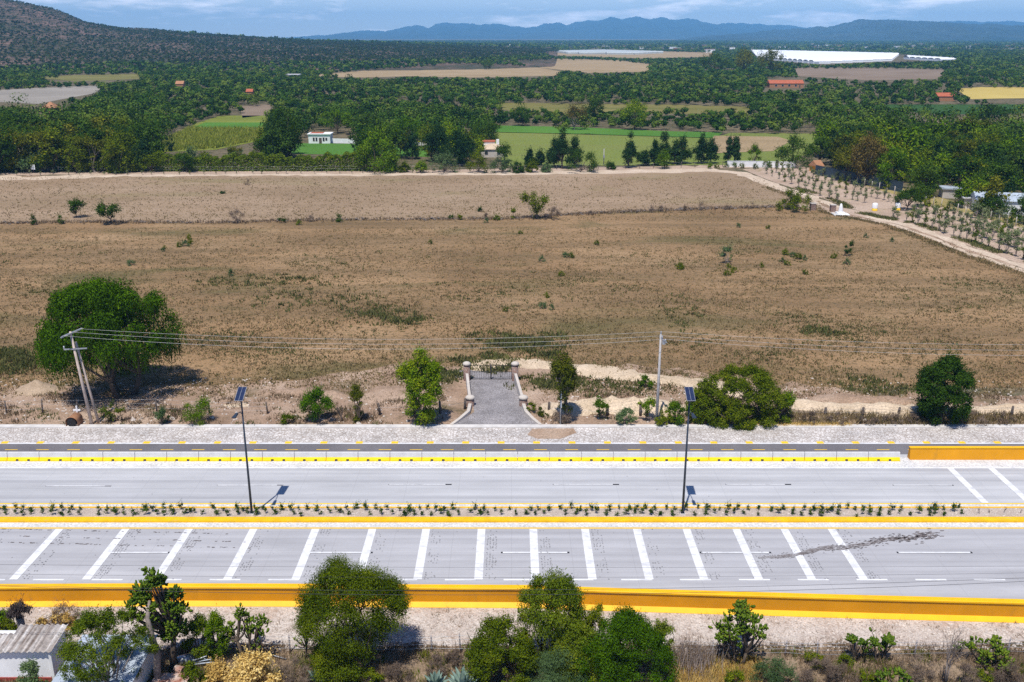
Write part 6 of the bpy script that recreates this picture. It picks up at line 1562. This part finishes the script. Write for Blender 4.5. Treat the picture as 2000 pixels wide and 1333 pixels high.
plant('bush', 'pale leafed bush before the white shed wall', 'bush', 72, 1372, 1282, 64, 'dome', 'grey', n=3600, leaf=0.12, K=24, lob=0.34)
plant('bush', 'green bush at the frame edge behind the tin roof', 'bush', 4, 1244, 1184, 44, 'dome', 'pepper', n=3000, leaf=0.12, K=20)
plant('bush', 'grey twiggy bush behind the tin roof', 'bush', 132, 1228, 1176, 74, 'dome', 'twig', n=2400, leaf=0.16, K=26, aspect=0.16)
plant('bush', 'yellow dry leaf heap behind the tin roof', 'bush', 108, 1236, 1196, 84, 'dome', 'straw', n=1700, leaf=0.15, K=22)
plant('bush', 'dark green bush by the stump trunk', 'bush', 20, 1250, 1206, 34, 'dome', 'mesquite', n=1600, leaf=0.12, K=14)
plant('dry_bush', 'bigger heap of pale yellow dry leaves in the scrub', 'bush', 498, 1372, 1270, 124, 'mound', 'straw', n=13000, leaf=0.17, K=110, lob=0.22, sy=0.7)
plant('dry_bush', 'smaller heap of pale yellow dry leaves by the dark shrub', 'bush', 432, 1366, 1290, 84, 'mound', 'straw', n=7000, leaf=0.16, K=70, lob=0.24, sy=0.7)
plant('bush', 'dark shrub at the edge of the rusty sheet', 'bush', 385, 1372, 1290, 56, 'dome', 'mesquite', n=4200, leaf=0.12, K=24)
plant('bush', 'leafless grey bush between the yellow heap and the low agave', 'bush', 575, 1345, 1278, 66, 'dome', 'twig', n=2600, leaf=0.22, K=22, aspect=0.10, stems=5, bark='bark_grey')
plant('bush', 'grey-green round bush below the tall prickly pear', 'bush', 1512, 1352, 1280, 92, 'dome', 'grey', n=6500, leaf=0.11, K=34, lob=0.3, aspect=0.35)
for px, b, tp, w in [(1600, 1318, 1286, 60), (1790, 1322, 1284, 70), (1640, 1340, 1302, 70), (1880, 1345, 1300, 80), (1970, 1340, 1298, 70), (860, 1310, 1282, 60), (780, 1340, 1300, 80), (1570, 1350, 1310, 60), (890, 1300, 1272, 40)]:
    plant('bush', 'low brown leafless bush in the foreground scrub', 'bush', px, b, tp, w, 'dome', 'twig', 'brown bushes in the foreground scrub', n=2200, leaf=0.18, K=18, aspect=0.12)
for px, b, tp, w in [(1590, 1300, 1272, 36), (1690, 1345, 1318, 60), (1930, 1332, 1308, 46), (720, 1342, 1308, 64), (1440, 1345, 1312, 50), (1650, 1300, 1280, 30)]:
    plant('bush', 'low olive weed bush in the foreground scrub', 'bush', px, b, tp, w, 'dome', 'mesquite', 'olive bushes in the foreground scrub', n=1700, leaf=0.11, K=16)
agave('small blue-grey agave below the low mesquite bush', 618, 1332, 0.95, 24, 1)
agave('largest blue-grey agave at the bottom edge', 905, 1352, 1.45, 34, 2)
agave('blue-grey agave beside the largest one, nearer the mesquite', 852, 1345, 1.05, 28, 3)
bare_tree('bare_tree', 'tall leafless grey tree before the gravel bank', 'tree', 1842, 1340, 1196, 5, 3, 0.05, 4, 'bark_grey', spread=0.12)
bare_tree('bare_shrub', 'thin bare branch standing at the grey fence by the dark bush', 'shrub', 920, 1282, 1200, 6, 1, 0.045, 2, 'post', spread=0.1)
# dry reeds
t = thing('dry_reeds', 'clump of tall dry pale reeds beside the tall prickly pear', 'reeds', G(1350, 1305)); rr = random.Random(2); mb = MB()
for k in range(170):
    b = Vector((rr.gauss(0, 0.75), rr.gauss(0, 0.5), 0)); h = rr.uniform(0.9, 2.2)*(1.5 if rr.random() < 0.06 else 1); e = b+Vector((rr.gauss(0, 0.14)*h, rr.gauss(0, 0.14)*h, h))
    mb.tube([b, b.lerp(e, 0.5)+Vector((rr.gauss(0, .04), 0, 0)), e], [0.014, 0.011, 0.005], 4, False)
mb.build('stalks', M['polewood'], t)
rng = rng_new(); n = 1500; P = np.stack([rng.normal(size=n)*0.8, rng.normal(size=n)*0.5, rng.uniform(0.1, 1.7, n)], 1); N = rnd_dirs(rng, n)
link('leaves', np_mesh('leaves', leaf_quads(P, N, 0.22, 0.14, rng, np.tile([0.2, 0, 1.0], (n, 1))+rng.normal(size=(n, 3))*0.4), 4, LF['twig']), t)
# stump with a shaggy dead head
t = thing('dead_trunk', 'pale dead trunk with a dark shaggy head standing behind the tin roof', 'dead tree', G(50, 1262)); h = atY(50, 1180, G(50, 1262).y).z
mb = MB(); mb.tube([(0, 0, -.1), (0.0, 0, h*0.35), (-0.05, 0, h*0.68)], [0.26, 0.22, 0.24], 10); mb.build('trunk', M['bark_grey'], t)
me, C, R = crown_mesh('dead_fronds', mat_leaf('dead_fronds', (0.03, 0.022, 0.02), (0.075, 0.055, 0.05), (0.15, 0.12, 0.11)), rng_new(), 'round', 1.3, 1.3, 16, 2600, 0.2, 0.25, 0.5, 0.8, 60)
fr = link('dead_fronds', me, t); fr.location = (-0.02, 0, h-1.25)

# ------------------------------------------------------------------ sheds in the corner
def corrugated(a, b, c, d, n, amp, name, mat, parent, up=Vector((0, 0, 1))):
    """sheet a-b (near edge) to d-c (far edge) with ribs running from near to far"""
    vs, fs = [], []
    for i in range(n*6+1):
        u = i/(n*6); o = up*amp*math.cos(2*math.pi*u*n)
        for e, f_ in ((a, b), (d, c)): vs.append(e.lerp(f_, u)+o)
        for e, f_ in ((a, b), (d, c)): vs.append(e.lerp(f_, u)+o-up*0.012)
    for i in range(n*6):
        q = i*4; fs += [(q, q+4, q+5, q+1), (q+2, q+3, q+7, q+6), (q, q+2, q+6, q+4), (q+1, q+5, q+7, q+3)]
    mb = MB(); mb.add(vs, fs, False); return mb.build(name, mat, parent)
zr = 2.35; yn = G(60, 1274, zr).y; yf = G(100, 1221.5, zr+0.25).y; xr = G(101, 1273, zr).x; xl = xr-7.0
t = thing('tin_shed', 'white shed with a weathered corrugated tin roof and red base', 'shed', (xr, yn, 0)); O = Vector((xr, yn, 0))
mb = MB(); mb.box(-7, -0.25, 0.28, yf-yn-0.1, 0.35, zr-0.06); mb.build('wall', M['wallw'], t)
mb = MB(); mb.box(-7.02, -0.23, 0.24, yf-yn-0.06, -0.05, 0.349); mb.build('red_base', M['redbase'], t)
mb = MB(); mb.box(-0.30, -0.14, 0.14, 0.27, 0, zr-0.06); mb.build('corner_board', M['wallw'], t)
xm = -2.95
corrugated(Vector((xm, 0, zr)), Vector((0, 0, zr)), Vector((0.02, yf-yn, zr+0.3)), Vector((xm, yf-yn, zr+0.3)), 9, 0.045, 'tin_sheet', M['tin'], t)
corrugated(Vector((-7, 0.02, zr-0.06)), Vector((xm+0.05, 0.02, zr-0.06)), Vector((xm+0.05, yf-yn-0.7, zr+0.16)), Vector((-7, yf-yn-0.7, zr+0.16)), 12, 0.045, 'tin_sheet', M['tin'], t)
z2 = 1.9; a, b = G(102, 1330, z2), G(262, 1330, z2); c, d = G(300, 1232, z2+0.2), G(160, 1240, z2+0.2); b = Vector((b.x, a.y, z2)); c = Vector((c.x, d.y, z2+0.2))
b.x = a.x+4.7; d.x = a.x; c.x = b.x
t = thing('lean_to', 'lean-to with a smooth pale blue metal roof under the light tree', 'shed', (a.x, a.y, 0)); O = Vector((a.x, a.y, 0))
n = 5; mb = MB()
for i in range(n):
    x0, x1 = (b.x-a.x)*i/n, (b.x-a.x)*(i+1)/n; yl = d.y-a.y
    vs = [(x0, -0.6, z2-0.03), (x1-0.02, -0.6, z2-0.03), (x1-0.02, yl, z2+0.2), (x0, yl, z2+0.2)]; zz = 0.03
    mb.add(vs+[(x, y, z-zz) for x, y, z in vs], [(0, 1, 2, 3), (7, 6, 5, 4), (0, 4, 5, 1), (1, 5, 6, 2), (2, 6, 7, 3), (3, 7, 4, 0)])
    mb.box(x1-0.05, x1+0.03, -0.6, -0.5, z2-0.03, z2+0.03); mb.add([(x1-0.05, -0.6, z2), (x1+0.03, -0.6, z2), (x1+0.03, yl, z2+0.245), (x1-0.05, yl, z2+0.245)], [(0, 1, 2, 3)])
mb.build('roof', M['bluetin'], t)
mb = MB(); mb.box(0.2, b.x-a.x-0.2, -0.3, d.y-a.y-0.2, 0, z2-0.12); mb.build('wall', M['wallw'], t)
p = G(335, 1322, 0.5); t = thing('rusty_sheet', 'rusty corrugated sheet lying low at the bottom edge by the yellow heap', 'metal sheet', (p.x, p.y-0.8, 0))
corrugated(Vector((-1.1, -0.6, 0.42)), Vector((1.1, -0.6, 0.42)), Vector((1.15, 1.0, 0.62)), Vector((-0.95, 1.0, 0.62)), 9, 0.02, 'sheet', M['rust'], t)
for x, y in [(-0.9, -0.4), (0.9, -0.4), (0.9, 0.8), (-0.8, 0.8)]:
    mb = MB(); mb.tube([(x, y, -.05), (x, y, 0.42+0.125*(y+0.6)-0.03)], 0.05, 6); mb.build('leg', M['post'], t)
# scrap heap by the tree cactus
t = thing('scrap_heap', 'heap of old drums and metal pipes beside the tree cactus', 'scrap', G(372, 1300)); rr = random.Random(9)
mb = MB(); mb.tube([(-0.75, 0, 0.32), (0.2, 0.35, 0.40)], 0.30, 14); mb.build('drum', M['galv'], t)
mb = MB(); mb.tube([(-0.65, -0.75, 0.28), (-0.1, -0.95, 0.28)], 0.27, 14); mb.build('drum', M['rust'], t)
for k in range(7):
    mb = MB(); x, y = rr.uniform(-.6, .5), rr.uniform(-.3, .5); mb.tube([(x, y, rr.uniform(.1, .5)), (x+rr.uniform(.8, 1.7), y+rr.uniform(-.4, .6), rr.uniform(.5, 1.0))], 0.035, 6); mb.build('pipe', M['galv'] if k % 2 else M['bluetin'], t)
bx = G(552, 1287); t = thing('pipe', 'thin pale pipe lying behind the yellow dry heap', 'pipe', bx); mb = MB(); mb.tube([(-1.3, 0.3, 0.25), (0.3, -0.2, 0.12)], 0.04, 6); mb.build('tube', M['galv'], t)

# ------------------------------------------------------------------ the air
HAZE = 8.5e-5
if HAZE:
    mb = MB(); mb.box(-27000, 27000, -400, 17600, -10, 430)
    me = bpy.data.meshes.new('haze'); me.from_pydata(mb.v, [], mb.f); me.update(); o = link('haze', me); o['kind'] = 'stuff'; o['label'] = 'pale blue air over the whole plain'
    m, nt, N, L, out = new_mat('haze_air'); v = N.new('ShaderNodeVolumePrincipled'); v.inputs['Color'].default_value = (0.22, 0.57, 1.0, 1); v.inputs['Density'].default_value = HAZE; v.inputs['Anisotropy'].default_value = -0.3
    L.new(v.outputs['Volume'], out.inputs['Volume']); me.materials.append(m)
